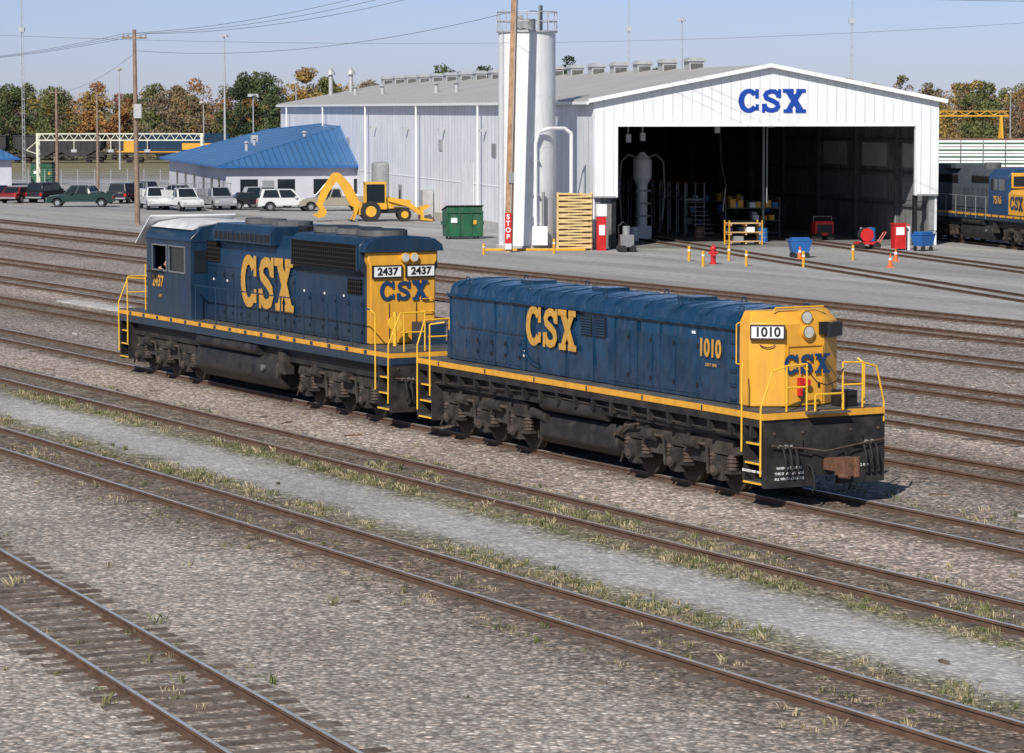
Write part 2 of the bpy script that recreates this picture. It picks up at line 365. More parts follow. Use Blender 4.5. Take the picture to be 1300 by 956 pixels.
# ------------------------------------------------------------------ weeds
def weeds():
    vs=[];fs=[];ms=[]
    mats=[mat('weed_green',(.11,.125,.045),.8,0,.3,3),mat('weed_olive',(.20,.185,.085),.8,0,.3,3),mat('weed_dry',(.38,.31,.19),.85,0,.3,3)]
    bands=[(24.3,25.5,1500,-120,-30,.09),(22.7,23.9,350,-110,-30,.07),(27.5,28.4,1700,-120,-25,.09),(28.7,29.9,650,-62,-25,.09),(30.1,30.8,350,-110,-25,.08),(21.2,22.5,140,-90,-30,.10),(31,32.8,25,-100,-30,.08),(35.3,37.2,160,-56,-25,.10),(10,21,110,-75,-35,.14),(15.5,19.5,90,-78,-62,.2)]
    for q0,q1,n,s0,s1,mh in bands:
        k=0;tries=0
        while k<n and tries<n*6:
            tries+=1
            s=random.uniform(s0,s1); q=random.triangular(q0,q1,(q0+q1)/2)
            d=math.sin(s*.9+q0)+math.sin(s*.37+q0*2)+.8*math.sin(s*2.3+q*3)
            if n>200 and random.random()>.40+.33*d: continue
            k+=1
            x,y=P(s,q); dense=random.randint(8,16); hgt=mh*random.choice([.35,.5,.7,1,1.5])*random.uniform(.8,1.2)
            cm=random.choices([0,1,2],[.30,.36,.34])[0]; sprd=random.uniform(.06,.2)
            for b in range(dense):
                a=random.uniform(0,6.28); rr=random.uniform(0,sprd); bx=x+rr*math.cos(a); by=y+rr*math.sin(a)
                a2=random.uniform(0,6.28); l=hgt*random.uniform(.5,1); wd=random.uniform(.005,.012)
                dx,dy=math.cos(a2),math.sin(a2); lean=l*random.uniform(.2,1.0)
                o=len(vs)
                vs+= [(bx-dy*wd,by+dx*wd,0),(bx+dy*wd,by-dx*wd,0),(bx+dx*lean*.5+dy*wd*.8,by+dy*lean*.5-dx*wd*.8,l*.7),(bx+dx*lean,by+dy*lean,l)]
                fs.append((o,o+1,o+2,o+3)); ms.append(cm)
    me=bpy.data.meshes.new('weeds'); me.from_pydata(vs,[],fs)
    for m in mats: me.materials.append(m)
    me.polygons.foreach_set('material_index',ms); o=bpy.data.objects.new('weeds',me); coll.objects.link(o)
weeds()

# ------------------------------------------------------------------ locomotive parts
DZ=2.01     # walkway deck height
def truck(mb,xc,sp):
    for i in (-1,0,1):
        x=xc+i*sp
        mb.cyl((x,-1,.63),(x,1,.63),.09,'wheel')
        for sy in (-1,1):
            mb.cyl((x,sy*.67,.63),(x,sy*.81,.63),.5,'wheel',seg=28); mb.cyl((x,sy*.64,.63),(x,sy*.67,.63),.53,'wheel',seg=28)
            mb.cyl((x,sy*.812,.63),(x,sy*.83,.63),.40,'truck',r1=.25,seg=24)
            mb.box(x-.19,x+.19,min(sy*1.0,sy*1.27),max(sy*1.0,sy*1.27),.40,.90,'truck')
            mb.cyl((x,sy*1.27,.64),(x,sy*1.38,.64),.15,'truck',seg=14); mb.cyl((x,sy*1.38,.64),(x,sy*1.40,.64),.09,'spring',seg=10)
            for dx in (-.36,.36):
                mb.cyl((x+dx,sy*1.12,.62),(x+dx,sy*1.12,.95),.095,'spring',seg=10)
                for k in range(4): mb.cyl((x+dx,sy*1.12,.64+k*.08),(x+dx,sy*1.12,.675+k*.08),.125,'spring',seg=10)
                mb.box(x+dx-.14,x+dx+.14,min(sy*1.0,sy*1.25),max(sy*1.0,sy*1.25),.56,.615,'truck')
            for dx in (-.56,.56):
                mb.box(x+dx-.05,x+dx+.05,min(sy*.68,sy*.8),max(sy*.68,sy*.8),.42,.86,'truck')
    a=sp+.62
    prof=[(-a,.98),(-a+.12,1.26),(-sp*.55,1.36),(sp*.55,1.36),(a-.12,1.26),(a,.98),(sp+.5,.94),(sp-.45,.94),(sp-.62,.70),(.62,.70),(.45,.94),(-.45,.94),(-.62,.70),(-sp+.62,.70),(-sp+.45,.94),(-sp-.5,.94)]
    for sy in (-1,1):
        mb.prism([(p[0]+xc,p[1]) for p in prof],min(sy*1.03,sy*1.18),max(sy*1.03,sy*1.18),'truck')
        for dx in (-sp*.5,sp*.5):
            mb.cyl((xc+dx-.28,sy*1.32,1.12),(xc+dx+.18,sy*1.32,1.12),.13,'truck',seg=12); mb.cyl((xc+dx+.18,sy*1.32,1.12),(xc+dx+.5,sy*1.32,1.12),.035,'spring',seg=8)
            mb.tube([(xc+dx+.5,sy*1.32,1.12),(xc+dx+.52,sy*1.28,.5)],.035,'truck')
            mb.box(xc+dx-.3,xc+dx-.2,min(sy*1.18,sy*1.3),max(sy*1.18,sy*1.3),.95,1.28,'truck')
        mb.tube([(xc-a+.1,sy*1.24,1.42),(xc,sy*1.24,1.44),(xc+a-.1,sy*1.24,1.42)],.022,'spring')
        mb.tube([(xc-a,sy*1.2,.36),(xc-a+.3,sy*1.2,.8)],.03,'truck'); 
        mb.box(xc-.35,xc+.35,min(sy*.9,sy*1.22),max(sy*.9,sy*1.22),1.30,1.6,'truck')
    mb.box(xc-a+.2,xc+a-.2,-.9,.9,.85,1.3,'truck')
def coupler(mb,x,d):
    mb.box(min(x,x+d*.55),max(x,x+d*.55),-.13,.13,.80,1.04,'rust')
    mb.frus((min(x+d*.5,x+d*.85),max(x+d*.5,x+d*.85),-.17,.2),(min(x+d*.5,x+d*.85),max(x+d*.5,x+d*.85),-.15,.18),.74,1.10,'rust')
    mb.cyl((x+d*.82,.14,.72),(x+d*.82,.14,1.12),.085,'rust'); mb.cyl((x+d*.72,-.2,.74),(x+d*.95,-.12,.74),.05,'rust')
def pilot(mb,x,d):
    a,b=sorted((x,x-d*.12))
    mb.box(a,b,-1.48,1.48,1.10,1.70,'black')
    mb.box(a,b,-1.48,-.32,.46,1.10,'black'); mb.box(a,b,.32,1.48,.46,1.10,'black'); 
    mb.box(*sorted((x+d*.0,x+d*.1)),-.36,.36,.68,1.2,'black')
    coupler(mb,x+d*.05,d)
    mb.tube([(x+d*.08,-1.4,1.35),(x+d*.16,-.6,1.26),(x+d*.3,-.2,1.2),(x+d*.16,.5,1.26),(x+d*.08,1.4,1.35)],.018,'spring')
    for y in (-1.15,-1.0,-.85,.85,1.0,1.15,-.45,.45):
        z0=1.3 if abs(y)>.5 else .9
        mb.tube([(x,y,z0),(x+d*.14,y,z0-.03),(x+d*.2,y+.02,z0-.25),(x+d*.18,y+.04,z0-.48),(x+d*.1,y+.06,z0-.55)],.025,'rubber')
    for y in (-.75,.75): mb.box(*sorted((x+d*.0,x+d*.07)),y-.12,y+.12,1.25,1.48,'black')
    for y in (-1.3,-.6,.6,1.3): mb.cyl((x,y,1.58),(x+d*.03,y,1.58),.03,'spring',seg=8)
    for y in (-1.15,-1.0,-.85,.85,1.0,1.15): mb.cyl((x,y,1.3),(x+d*.06,y,1.3),.045,'grey',seg=8)
def steps(mb,x0,x1,sy,m='black'):
    for k,z in enumerate((.52,.92,1.32)):
        yy=1.5-.03*k
        mb.box(x0,x1,min(sy*(yy-.35),sy*yy),max(sy*(yy-.35),sy*yy),z,z+.04,'deck')
        mb.box(x0,x1,min(sy*yy,sy*(yy+.012)),max(sy*yy,sy*(yy+.012)),z,z+.04,'rail_y')
    for x in (x0,x1):
        mb.box(x-.02,x+.02,min(sy*1.1,sy*1.49),max(sy*1.1,sy*1.49),.48,1.8,m)
    mb.box(x0,x1,min(sy*1.12,sy*1.14),max(sy*1.12,sy*1.14),.5,1.7,m)
def hoodpts(prof): return [(p[0],p[1]) for p in prof]+[(-p[0],p[1]) for p in prof[::-1]]
def doors(mb,x0,x1,y,z0,z1,m,wd=.6):
    x=x0
    while x+wd<=x1+.01:
        mb.box(x+.02,x+wd-.02,y-.018,y+.01,z0,z1,m)
        for z in (z0+.15,z1-.2): mb.box(x+wd-.09,x+wd-.04,y-.04,y-.018,z,z+.09,'blk')
        for z in (z0+.2,(z0+z1)/2,z1-.25): mb.box(x+.025,x+.05,y-.03,y-.018,z,z+.12,m)
        x+=wd

# ------------------------------------------------------------------ slug 1010
px,py=P(-56.6,34.35)
slug=empty('slug_locomotive',(px,py,0),TH)
mb=MB()
hp=hoodpts([(1.1,DZ+.01),(1.1,3.60),(1.03,3.84),(.87,3.95),(0.3,4.02)])
mb.prism(hp,-6.8,6.2,'blue2',axis='x'); mb.obj('hood',slug,bevel=.025)
mb=MB()
plan=[(6.2,-1.1),(6.62,-1.1),(7.02,-.5),(7.02,.5),(6.62,1.1),(6.2,1.1)]
planu=[(6.2,-1.1),(6.60,-1.1),(6.98,-.5),(6.98,.5),(6.60,1.1),(6.2,1.1)]
plan2=[(6.2,-.98),(6.42,-.95),(6.72,-.45),(6.72,.45),(6.42,.95),(6.2,.98)]
vs=[(p[0]+.002,p[1],DZ+.01) for p in plan]+[(p[0]+.002,p[1],3.76) for p in planu]+[(p[0]+.002,p[1],4.0) for p in plan2]
fs=[tuple(range(6))[::-1],tuple(range(12,18))]
for k in (0,6): fs+=[(k+i,k+(i+1)%6,k+6+(i+1)%6,k+6+i) for i in range(6)]
mb.add(vs,fs,'yel'); mb.obj('nose',slug,bevel=.03)
mb=MB()
mb.box(-7.68,7.68,-1.3,1.3,1.35,1.72,'black'); mb.box(-7.7,7.7,-1.5,1.5,1.70,1.86,'black'); mb.box(-7.75,7.75,-1.52,1.52,1.86,1.99,'yel'); mb.box(-7.7,7.7,-1.49,1.49,1.992,DZ,'deck')
for x in np.arange(-7.2,7.3,.8): mb.box(x,x+.08,-1.5,-1.35,1.45,1.70,'black')
for x in np.arange(-6.6,7.0,2.4): mb.box(x,x+.06,-1.524,-1.52,1.87,1.98,'black')
pilot(mb,7.8,1); pilot(mb,-7.8,-1)
for sy in (-1,1):
    steps(mb,7.0,7.66,sy); steps(mb,-7.66,-7.0,sy)
mb.obj('frame',slug)
mb=MB(); truck(mb,3.95,1.72); truck(mb,-4.75,1.68); mb.obj('trucks',slug)
mb=MB()
prof=[(-1.25,.62),(-1.05,.42),(1.05,.42),(1.25,.62),(1.25,.95),(1.1,1.15),(-1.1,1.15),(-1.25,.95)]
mb.prism(prof,-2.0,1.5,'black',axis='x'); mb.obj('fuel_tank',slug,bevel=.05)
mb=MB()
mb.cyl((-1.7,-1.22,1.40),(1.1,-1.22,1.40),.20,'black',seg=16)
mb.cyl((-2.3,-1.25,1.12),(-1.6,-1.25,1.02),.10,'truck'); mb.tube([(1.5,-1.3,.95),(2.0,-1.3,1.2),(2.6,-1.35,1.3)],.03,'spring')
mb.tube([(-7,-1.38,1.42),(-2,-1.38,1.6),(6.6,-1.4,1.46)],.022,'truck'); mb.obj('air_reservoir',slug)
mb=MB()
x=-6.7
for wdt in (2.3,1.5,1.9,1.25,.95,.95,.95,1.5,1.4):
    mb.box(x-.015,x+.015,-1.13,-1.09,2.05,3.56,'blue2'); x+=wdt
mb.box(-6.8,6.2,-1.13,-1.095,3.54,3.6,'blue2')
for x in np.arange(-6.4,6.2,1.25):
    mb.prism(hoodpts([(1.045,3.80),(1.055,3.85),(.88,3.965),(.3,4.035)])[:],x-.02,x+.02,'blue2',axis='x')
mb.prism([(-1.11,3.6),(-1.19,3.6),(-1.16,3.65),(-1.09,3.65)],-6.8,6.2,'blue2',axis='x')
doors(mb,-5.9,-3.1,-1.1,2.12,2.75,'blue2',.7); doors(mb,.9,4.7,-1.1,2.12,3.3,'blue2',.95)
for z in np.arange(2.15,3.4,.3): mb.tube([(5.95,-1.12,z),(5.95,-1.17,z),(6.15,-1.17,z),(6.15,-1.12,z)],.012,'blue2')
for xx in (-.28,.32):
    mb.box(xx,xx+.48,-1.13,-1.10,3.05,3.50,'blk')
    for k in range(7): mb.box(xx+.02,xx+.46,-1.15,-1.13,3.08+k*.06,3.11+k*.06,'blue2')
mb.box(4.4,4.52,-1.12,-1.095,3.4,3.46,'white'); mb.box(-3.0,-2.92,-1.12,-1.1,2.35,2.5,'white')
mb.tube([(-3.2,-1.13,2.6),(-2.6,-1.13,2.25),(-2.2,-1.13,2.15)],.03,'blue2')
mb.box(-6.2,-2.95,-1.13,-1.1,2.85,2.89,'blue2'); 
for xx in (-4.6,-1.2,2.5): mb.box(xx,xx+.7,-.3,.3,4.0,4.08,'blue2')
for xx in (-6.4,-3.4,.2,3.4,5.8):
    for yy in (-.82,.82): mb.tube([(xx,yy,3.95),(xx,yy,4.06),(xx+.16,yy,4.06),(xx+.16,yy,3.95)],.014,'blue2')
mb.obj('hood_panels',slug)
mb=MB()
ang=math.atan2(.6,.4)
Tn=Matrix.Translation((6.83,-.815,3.58))@Matrix.Rotation(ang,4,'Z')
mb.box(-.36,.36,-.09,.0,-.15,.15,'blk',Tn); mb.box(-.33,.33,-.105,-.09,-.12,.12,'white',Tn)
Tm=Matrix.Translation((6.83,.815,3.58))@Matrix.Rotation(-ang+math.pi,4,'Z')
mb.box(-.36,.36,-.09,.0,-.15,.15,'blk',Tm)
for z in (3.86,3.56):
    x1=7.08 if z<3.7 else 7.0
    mb.cyl((6.7,.05,z),(x1,.05,z),.15,'yel',seg=18); mb.cyl((x1,.05,z),(x1+.015,.05,z),.12,'lamp',seg=18); mb.cyl((x1-.01,.05,z),(x1+.005,.05,z),.135,'blk',seg=18)
mb.box(6.9,7.06,.36,.58,3.5,3.76,'blk')
mb.box(7.02,7.035,-.44,-.42,2.1,3.3,'yel'); mb.box(7.02,7.035,.42,.44,2.1,3.3,'yel'); mb.box(7.02,7.04,.32,.37,2.4,2.5,'blk'); mb.box(7.02,7.036,-.42,.42,3.28,3.3,'yel')
mb.cyl((7.03,-.02,2.52),(7.16,-.02,2.52),.08,'red'); mb.box(7.03,7.12,-.2,-.1,2.25,2.62,'red'); mb.tube([(7.1,-.1,2.4),(7.2,-.15,2.25),(7.15,-.2,2.05)],.02,'blk')
mb.tube([(6.25,-1.12,3.75),(6.25,-1.2,3.72),(6.25,-1.2,2.9),(6.25,-1.12,2.88)],.014,'rail_y')
mb.tube([(6.75,-.6,3.98),(6.8,-.6,4.07),(6.8,.6,4.07),(6.75,.6,3.98)],.018,'rail_y')
pts=[]
for k in range(9):
    a=R(200+17.5*k); l=.17*math.cos(a); pts.append(tuple(Tn@Vector((l,-.012,-.22+.10*math.sin(a)))))
mb.tube(pts,.011,'blk')
mb.obj('nose_fittings',slug)
text('1010',.27,(6.83+.112*math.sin(ang),-.815-.112*math.cos(ang),3.58),(R(90),0,ang),'blk',slug,'number_board_text',.03)
csx(2.35,.93,(-1.62,-1.16,3.12),SIDE,'logo',slug)
text('1010',.52,(5.15,-1.15,3.12),SIDE,'logo',slug,'road_number',.03,.85)
text('CSXT 1010',.09,(5.2,-1.15,2.78),SIDE,'logo',slug,'small_number',.01)
csx(1.12,.42,(7.045,.02,2.90),FRONT,'cblue',slug)
text('BLOCKED MUST HAVE',.07,(7.35,-1.525,.78),SIDE,'white',slug,'stencil')
for k,tx in enumerate(('WHEN BLOCKING','THIS SLUG MUST USE','ALL WHEEL CHOCKS')): text(tx,.075,(7.812,-.92,.86-.11*k),FRONT,'white',slug,'stencil',.008)
text('SLUG 1010',.075,(7.812,.9,.82),FRONT,'white',slug,'stencil',.01)
mb=MB()
def rail(pts,m='rail_y',r=.021): mb.tube([tuple(p) for p in pts],r,m,seg=8)
for sy in (-1,1):
    rail([(6.98,sy*1.54,1.15),(6.98,sy*1.54,2.85),(6.86,sy*1.44,2.95)]); rail([(7.68,sy*1.54,.7),(7.68,sy*1.54,2.1),(7.74,sy*1.3,2.85),(7.74,sy*.95,2.95)])
    rail([(7.74,sy*.95,DZ),(7.74,sy*.95,2.95),(7.74,sy*.45,2.97),(7.74,sy*.45,DZ)]); rail([(7.74,sy*.95,2.5),(7.74,sy*.45,2.5)])
    rail([(-7.0,sy*1.54,1.1),(-7.0,sy*1.54,2.87),(-6.85,sy*1.2,2.92)]); rail([(-7.68,sy*1.54,.7),(-7.68,sy*1.54,2.3),(-7.74,sy*1.3,2.92),(-7.74,sy*.6,2.94),(-7.74,sy*.6,DZ)]); rail([(-7.74,sy*1.2,2.5),(-7.74,sy*.6,2.5)])
rail([(7.9,-.35,DZ),(7.9,-.35,2.35),(7.9,.35,2.35),(7.9,.35,DZ)]); mb.box(7.7,7.98,-.5,.5,1.95,1.985,'deck')
# drooping safety chain across the front platform
rail([(7.76,-.45,2.85),(7.8,-.25,2.6),(7.82,0,2.52),(7.8,.25,2.6),(7.76,.45,2.85)],'blk',.012)
mb.obj('handrails',slug)
mb=MB(); mb.cyl((-7.2,.3,DZ),(-7.2,.3,2.9),.2,'blue2'); mb.box(-7.3,-6.8,-.9,-.4,DZ,2.7,'blue2'); mb.box(7.1,7.5,.6,1.0,DZ,2.35,'blk'); mb.obj('porch_boxes',slug,bevel=.02)

# ------------------------------------------------------------------ road locomotive 2437
px,py=P(-75.3,34.35)
def loco_common(root,L,tank,tr,b='blue'):
    mb=MB()
    mb.box(-L+.1,L-.1,-1.25,1.25,1.25,1.66,'black'); mb.box(-L,L,-1.5,1.5,1.64,1.86,b); mb.box(-L,L,-1.52,1.52,1.86,1.98,'yel'); mb.box(-L,L,-1.49,1.49,1.982,DZ,'deck')
    pilot(mb,L,1); pilot(mb,-L,-1)
    for x in np.arange(-L+.9,L-.9,1.1): mb.box(x,x+.18,-1.524,-1.52,1.87,1.97,b)
    for sy in (-1,1): steps(mb,L-.75,L-.1,sy); steps(mb,-L+.1,-L+.75,sy)
    mb.obj('frame',root)
    mb=MB()
    for t in tr: truck(mb,t,1.85)
    mb.obj('trucks',root)
    mb=MB()
    prof=[(-1.42,.72),(-1.15,.42),(1.15,.42),(1.42,.72),(1.42,1.1),(1.3,1.3),(-1.3,1.3),(-1.42,1.1)]
    mb.prism(prof,tank[0],tank[1],'black',axis='x'); mb.obj('fuel_tank',root,bevel=.06)
    mb=MB(); 
    mb.cyl((tank[0]+.3,-1.36,1.47),(tank[1]-1.2,-1.36,1.47),.16,'black',seg=14); mb.cyl((tank[1]-.8,-1.43,1.0),(tank[1]-.8,-1.5,1.0),.09,'chrome')
    mb.box(tank[1]+.1,tank[1]+.5,-1.4,-1.1,.9,1.5,'truck')
    mb.obj('tank_fittings',root)
loco=empty('diesel_locomotive',(px,py,0),TH)
loco_common(loco,9.46,(-3.6,2.2),(5.6,-6.5))
mb=MB(); mb.prism(hoodpts([(.96,DZ+.01),(.96,4.35),(.80,4.66),(.2,4.72)]),-3.65,2.6,'blue',axis='x'); mb.obj('hood',loco,bevel=.03)
mb=MB(); mb.prism(hoodpts([(.96,DZ+.01),(.96,3.80),(1.16,3.98),(1.16,4.62),(.95,4.80),(.2,4.85)]),2.6,6.95,'blue',axis='x'); mb.obj('radiator_hood',loco,bevel=.03)
mb=MB()
mb.prism([(-.96,DZ+.01),(.96,DZ+.01),(.96,4.1),(1.02,4.2),(1.02,4.45),(-1.02,4.45),(-1.02,4.2),(-.96,4.1)],6.95,7.2,'yel',axis='x')
mb.obj('hood_end',loco,bevel=.04)
mb=MB(); mb.prism([(-1.16,4.45),(1.16,4.45),(1.12,4.62),(.9,4.78),(-.9,4.78),(-1.12,4.62)],6.952,7.28,'blue',axis='x')
mb.prism([(-1.2,4.4),(1.2,4.4),(1.2,4.72),(1.05,4.9),(-1.05,4.9),(-1.2,4.72)],-2.7,1.4,'blue',axis='x')
for xx in (3.2,4.6,6.0):
    mb.cyl((xx,0,4.83),(xx,0,4.98),.66,'dgrey',seg=28); mb.cyl((xx,0,4.98),(xx,0,5.0),.60,'blk',seg=28)
for xx in (-1.6,.2): mb.cyl((xx,0,4.9),(xx,0,5.02),.6,'dgrey',seg=28)
mb.cyl((-3.1,.3,4.7),(-3.1,.3,5.0),.25,'blk'); mb.box(1.7,2.3,-.5,.5,4.7,4.95,'blk')
mb.obj('roof_fans',loco)
mb=MB()
mb.box(2.75,6.85,-1.185,-1.155,3.96,4.63,'grille'); mb.box(2.75,6.85,1.155,1.185,3.96,4.63,'grille')
for x in (2.75,6.85): mb.box(x-.03,x+.03,-1.2,-1.16,3.94,4.66,'blue')
mb.box(-3.6,-2.72,-1.0,-.955,3.75,4.35,'grille')
mb.box(-2.6,1.3,-1.215,-1.195,4.46,4.66,'blk')
for k in range(12): mb.box(-2.55+k*.32,-2.5+k*.32,-1.225,-1.2,4.45,4.68,'blue')
doors(mb,-3.55,2.5,-.96,2.12,3.55,'blue',.605); doors(mb,2.75,6.8,-.96,2.12,3.2,'blue',.81)
mb.box(5.9,6.7,-1.0,-.955,3.3,3.7,'grille')
mb.box(-3.6,2.5,-.98,-.955,3.62,3.66,'blue')
for x in (-3.2,-2.2,3.1,4.4,5.6): mb.box(x,x+.07,-.99,-.978,3.2,3.26,'white')
mb.obj('hood_doors',loco)
mb=MB()
for y0 in (-.92,.06):
    mb.box(7.19,7.27,y0,y0+.86,3.76,4.10,'blk'); mb.box(7.27,7.28,y0+.04,y0+.82,3.80,4.06,'white')
for y in (-.02,.24):
    mb.cyl((7.2,y+.05,4.29),(7.3,y+.05,4.29),.13,'yel',seg=16); mb.cyl((7.3,y+.05,4.29),(7.315,y+.05,4.29),.105,'lamp',seg=16)
mb.box(7.2,7.215,-.42,-.40,2.1,3.1,'blk'); mb.box(7.2,7.215,.38,.40,2.1,3.1,'blk'); mb.box(7.2,7.25,-.35,-.3,2.6,2.75,'blk')
for z in np.arange(2.2,3.2,.33): mb.tube([(7.2,.55,z),(7.28,.55,z),(7.28,.85,z),(7.2,.85,z)],.014,'rail_y')
mb.obj('number_boards',loco)
for y in (-.49,.49): text('2437',.27,(7.285,y,3.93),FRONT,'blk',loco,'number_board_text',.035,1.1)
csx(1.4,.52,(7.225,.0,3.42),FRONT,'cblue',loco)
csx(3.6,1.5,(.65,-1.0,3.3),SIDE,'logo',loco)
mb=MB()
c0,c1=-7.1,-3.65
zb=DZ+.01
mb.box(c0,c1,-1.5,-1.44,zb,3.38,'blue'); mb.box(c0,c0+.5,-1.5,-1.44,3.38,4.12,'blue'); mb.box(c1-.45,c1,-1.5,-1.44,3.38,4.12,'blue'); mb.box(-5.5,-5.3,-1.5,-1.44,3.38,4.12,'blue'); mb.box(c0,c1,-1.5,-1.44,4.12,4.3,'blue')
mb.box(c0,c1,1.44,1.5,zb,3.38,'blue'); mb.box(c0,c1,1.44,1.5,4.12,4.3,'blue'); mb.box(c0,c0+.5,1.44,1.5,3.38,4.12,'blue'); mb.box(c1-.45,c1,1.44,1.5,3.38,4.12,'blue')
mb.box(c1-.06,c1,-1.44,1.44,zb,4.3,'blue'); mb.box(c0,c0+.06,-1.44,1.44,zb,3.5,'blue'); mb.box(c0,c0+.06,-1.44,1.44,4.1,4.3,'blue'); mb.box(c0,c0+.06,-.2,.2,3.5,4.1,'blue')
mb.box(c1,c1+.02,-1.4,-1.0,3.4,4.05,'glass')
mb.obj('cab',loco)
M['roofw']=mat('faded_cab_roof',(.62,.62,.62),.6,0,.1,2,dirt=(.2,.19,.18),dirtamt=.6,streak=False)
mb=MB(); mb.prism([(-1.53,4.28),(1.53,4.28),(1.5,4.42),(1.15,4.74),(.5,4.84),(-.5,4.84),(-1.15,4.74),(-1.5,4.42)],c0-.12,c1+.02,'blue',axis='x'); mb.obj('cab_roof',loco,bevel=.03)
mb=MB(); mb.prism([(-1.34,4.64),(-1.16,4.78),(-.5,4.88),(.5,4.88),(1.16,4.78),(1.34,4.64),(1.15,4.70),(.5,4.80),(-.5,4.80),(-1.15,4.70)],c0-.3,c1-.2,'roofw',axis='x')
mb.add([(c0-.95,-1.5,4.08),(c0-.95,1.3,4.08),(c0+.3,1.3,4.95),(c0+.3,-1.5,4.95),(c0-.95,-1.5,4.12),(c0-.95,1.3,4.12),(c0+.3,1.3,4.99),(c0+.3,-1.5,4.99)],[(0,1,2,3),(4,5,6,7),(0,1,5,4),(1,2,6,5),(2,3,7,6),(3,0,4,7)],'white')
mb.obj('roof_sheet',loco)
mb=MB(); mb.box(-5.3,c1-.45,-1.47,-1.45,3.38,4.12,'glass'); mb.box(c0+.5,c1-.45,1.45,1.47,3.38,4.12,'glass'); mb.box(c0+.02,c0+.03,-1.4,1.4,3.5,4.1,'glass')
for a,b in ((c0+.47,-5.48),(-5.32,c1-.42)):
    mb.box(a,b,-1.53,-1.5,3.34,3.39,'chrome'); mb.box(a,b,-1.53,-1.5,4.11,4.15,'chrome'); mb.box(a,a+.035,-1.53,-1.5,3.39,4.11,'chrome'); mb.box(b-.035,b,-1.53,-1.5,3.39,4.11,'chrome')
mb.box(-6.6,-6.1,-1.72,-1.53,3.28,3.345,'blk'); mb.obj('cab_windows',loco)
mb=MB(); mb.frus((-8.35,-7.1,-.96,.96),(-8.2,-7.1,-.85,.85),zb,3.45,'blue'); mb.obj('short_nose',loco,bevel=.05)
mb=MB(); mb.box(-6.0,-5.6,-.5,.4,2.3,3.3,'blk'); mb.box(-6.4,-5.7,-1.2,-.6,2.35,2.5,'blk'); mb.obj('cab_seat',loco)
text('2437',.46,(-6.2,-1.515,3.02),SIDE,'logo',loco,'road_number',.03,.95)
text('CSXT',.1,(-6.0,-1.515,2.6),SIDE,'logo',loco,'small_number',.01)
mb=MB()
for sy in (-1,1):
    for x in np.arange(-3.3,7.3,1.5): mb.tube([(x,sy*1.5,1.7),(x,sy*1.5,3.05)],.02,'blue')
    rail([(-3.4,sy*1.5,3.05),(7.6,sy*1.5,3.05),(8.3,sy*1.5,3.03)],'blue',.019)
    rail([(8.65,sy*1.54,1.0),(8.65,sy*1.54,2.93),(8.3,sy*1.5,3.03)]); rail([(9.38,sy*1.54,.7),(9.4,sy*1.54,2.2),(9.42,sy*1.2,3.0),(9.42,sy*.5,3.0),(9.42,sy*.5,DZ)]); rail([(9.42,sy*1.2,2.5),(9.42,sy*.5,2.5)]); rail([(9.42,sy*1.1,2.98),(9.42,sy*1.1,DZ)])
    rail([(-8.65,sy*1.54,1.0),(-8.65,sy*1.54,3.0),(-7.2,sy*1.54,3.05)]); rail([(-9.38,sy*1.54,.7),(-9.4,sy*1.54,2.2),(-9.42,sy*1.2,3.0),(-9.42,sy*.5,3.0),(-9.42,sy*.5,DZ)]); rail([(-9.42,sy*1.2,2.5),(-9.42,sy*.5,2.5)])
    rail([(-7.14,sy*1.54,2.1),(-7.14,sy*1.54,3.5)],r=.018)
mb.obj('handrails',loco)
mb=MB(); mb.box(7.3,7.9,.2,.9,DZ,2.6,'blue'); mb.cyl((7.7,-.5,DZ),(7.7,-.5,2.9),.05,'rail_y'); mb.cyl((7.68,-.5,2.6),(7.74,-.5,2.6),.2,'rail_y'); mb.obj('handbrake',loco)

# ------------------------------------------------------------------ driver at the open cab window
eng=empty('train_driver',(0,0,0)); eng.parent=loco; eng.location=(-6.05,-1.05,2.55)
def skinned(name,V,E,Rr,m,lv):
    me=bpy.data.meshes.new(name); me.from_pydata(V,E,[]); me.materials.append(M[m])
    o=bpy.data.objects.new(name,me); coll.objects.link(o); o.parent=eng
    o.modifiers.new('skin','SKIN')
    if me.skin_vertices:
        for i,r in enumerate(Rr): me.skin_vertices[0].data[i].radius=(r,r)
    s=o.modifiers.new('sub','SUBSURF'); s.levels=lv; s.render_levels=lv
try:
    skinned('torso',[(0,.1,0),(0,.05,.28),(0,0,.52),(0,-.03,.66),(-.04,-.2,.60),(.02,-.42,.84),(.02,.2,.60),(.1,.3,.32)],[(0,1),(1,2),(2,3),(2,4),(4,5),(2,6),(6,7)],[.16,.15,.17,.065,.085,.055,.085,.055],'shirt',2)
    V=[(.02,-.42,.84),(.16,-.54,.88),(.30,-.60,.90),(.36,-.61,.90)]; E=[(0,1),(1,2),(2,3)]; Rr=[.05,.04,.03,.035]
    for dy,l in ((-.035,.07),(-.012,.085),(.012,.08),(.035,.06)):
        n=len(V); V+=[(.40,-.61+dy,.90),(.40+l*.6,-.61+dy,.89),(.40+l,-.61+dy,.86)]; E+=[(3,n),(n,n+1),(n+1,n+2)]; Rr+=[.011,.009,.008]
    n=len(V); V+=[(.36,-.575,.93),(.40,-.56,.95)]; E+=[(3,n),(n,n+1)]; Rr+=[.012,.009]
    skinned('forearm_and_hand',V,E,Rr,'skin',1)
except Exception as e: print('person',e)
mb=MB(); mb.sph((0,-.20,.99),.105,'skin',(.95,.9,1.2),16); mb.cyl((0,-.08,.68),(0,-.18,.9),.055,'skin'); mb.sph((.01,-.165,1.045),.112,'hair',(1,.95,.95),16)
mb.sph((0,-.305,.98),.022,'skin',(.8,1,1.3),8)
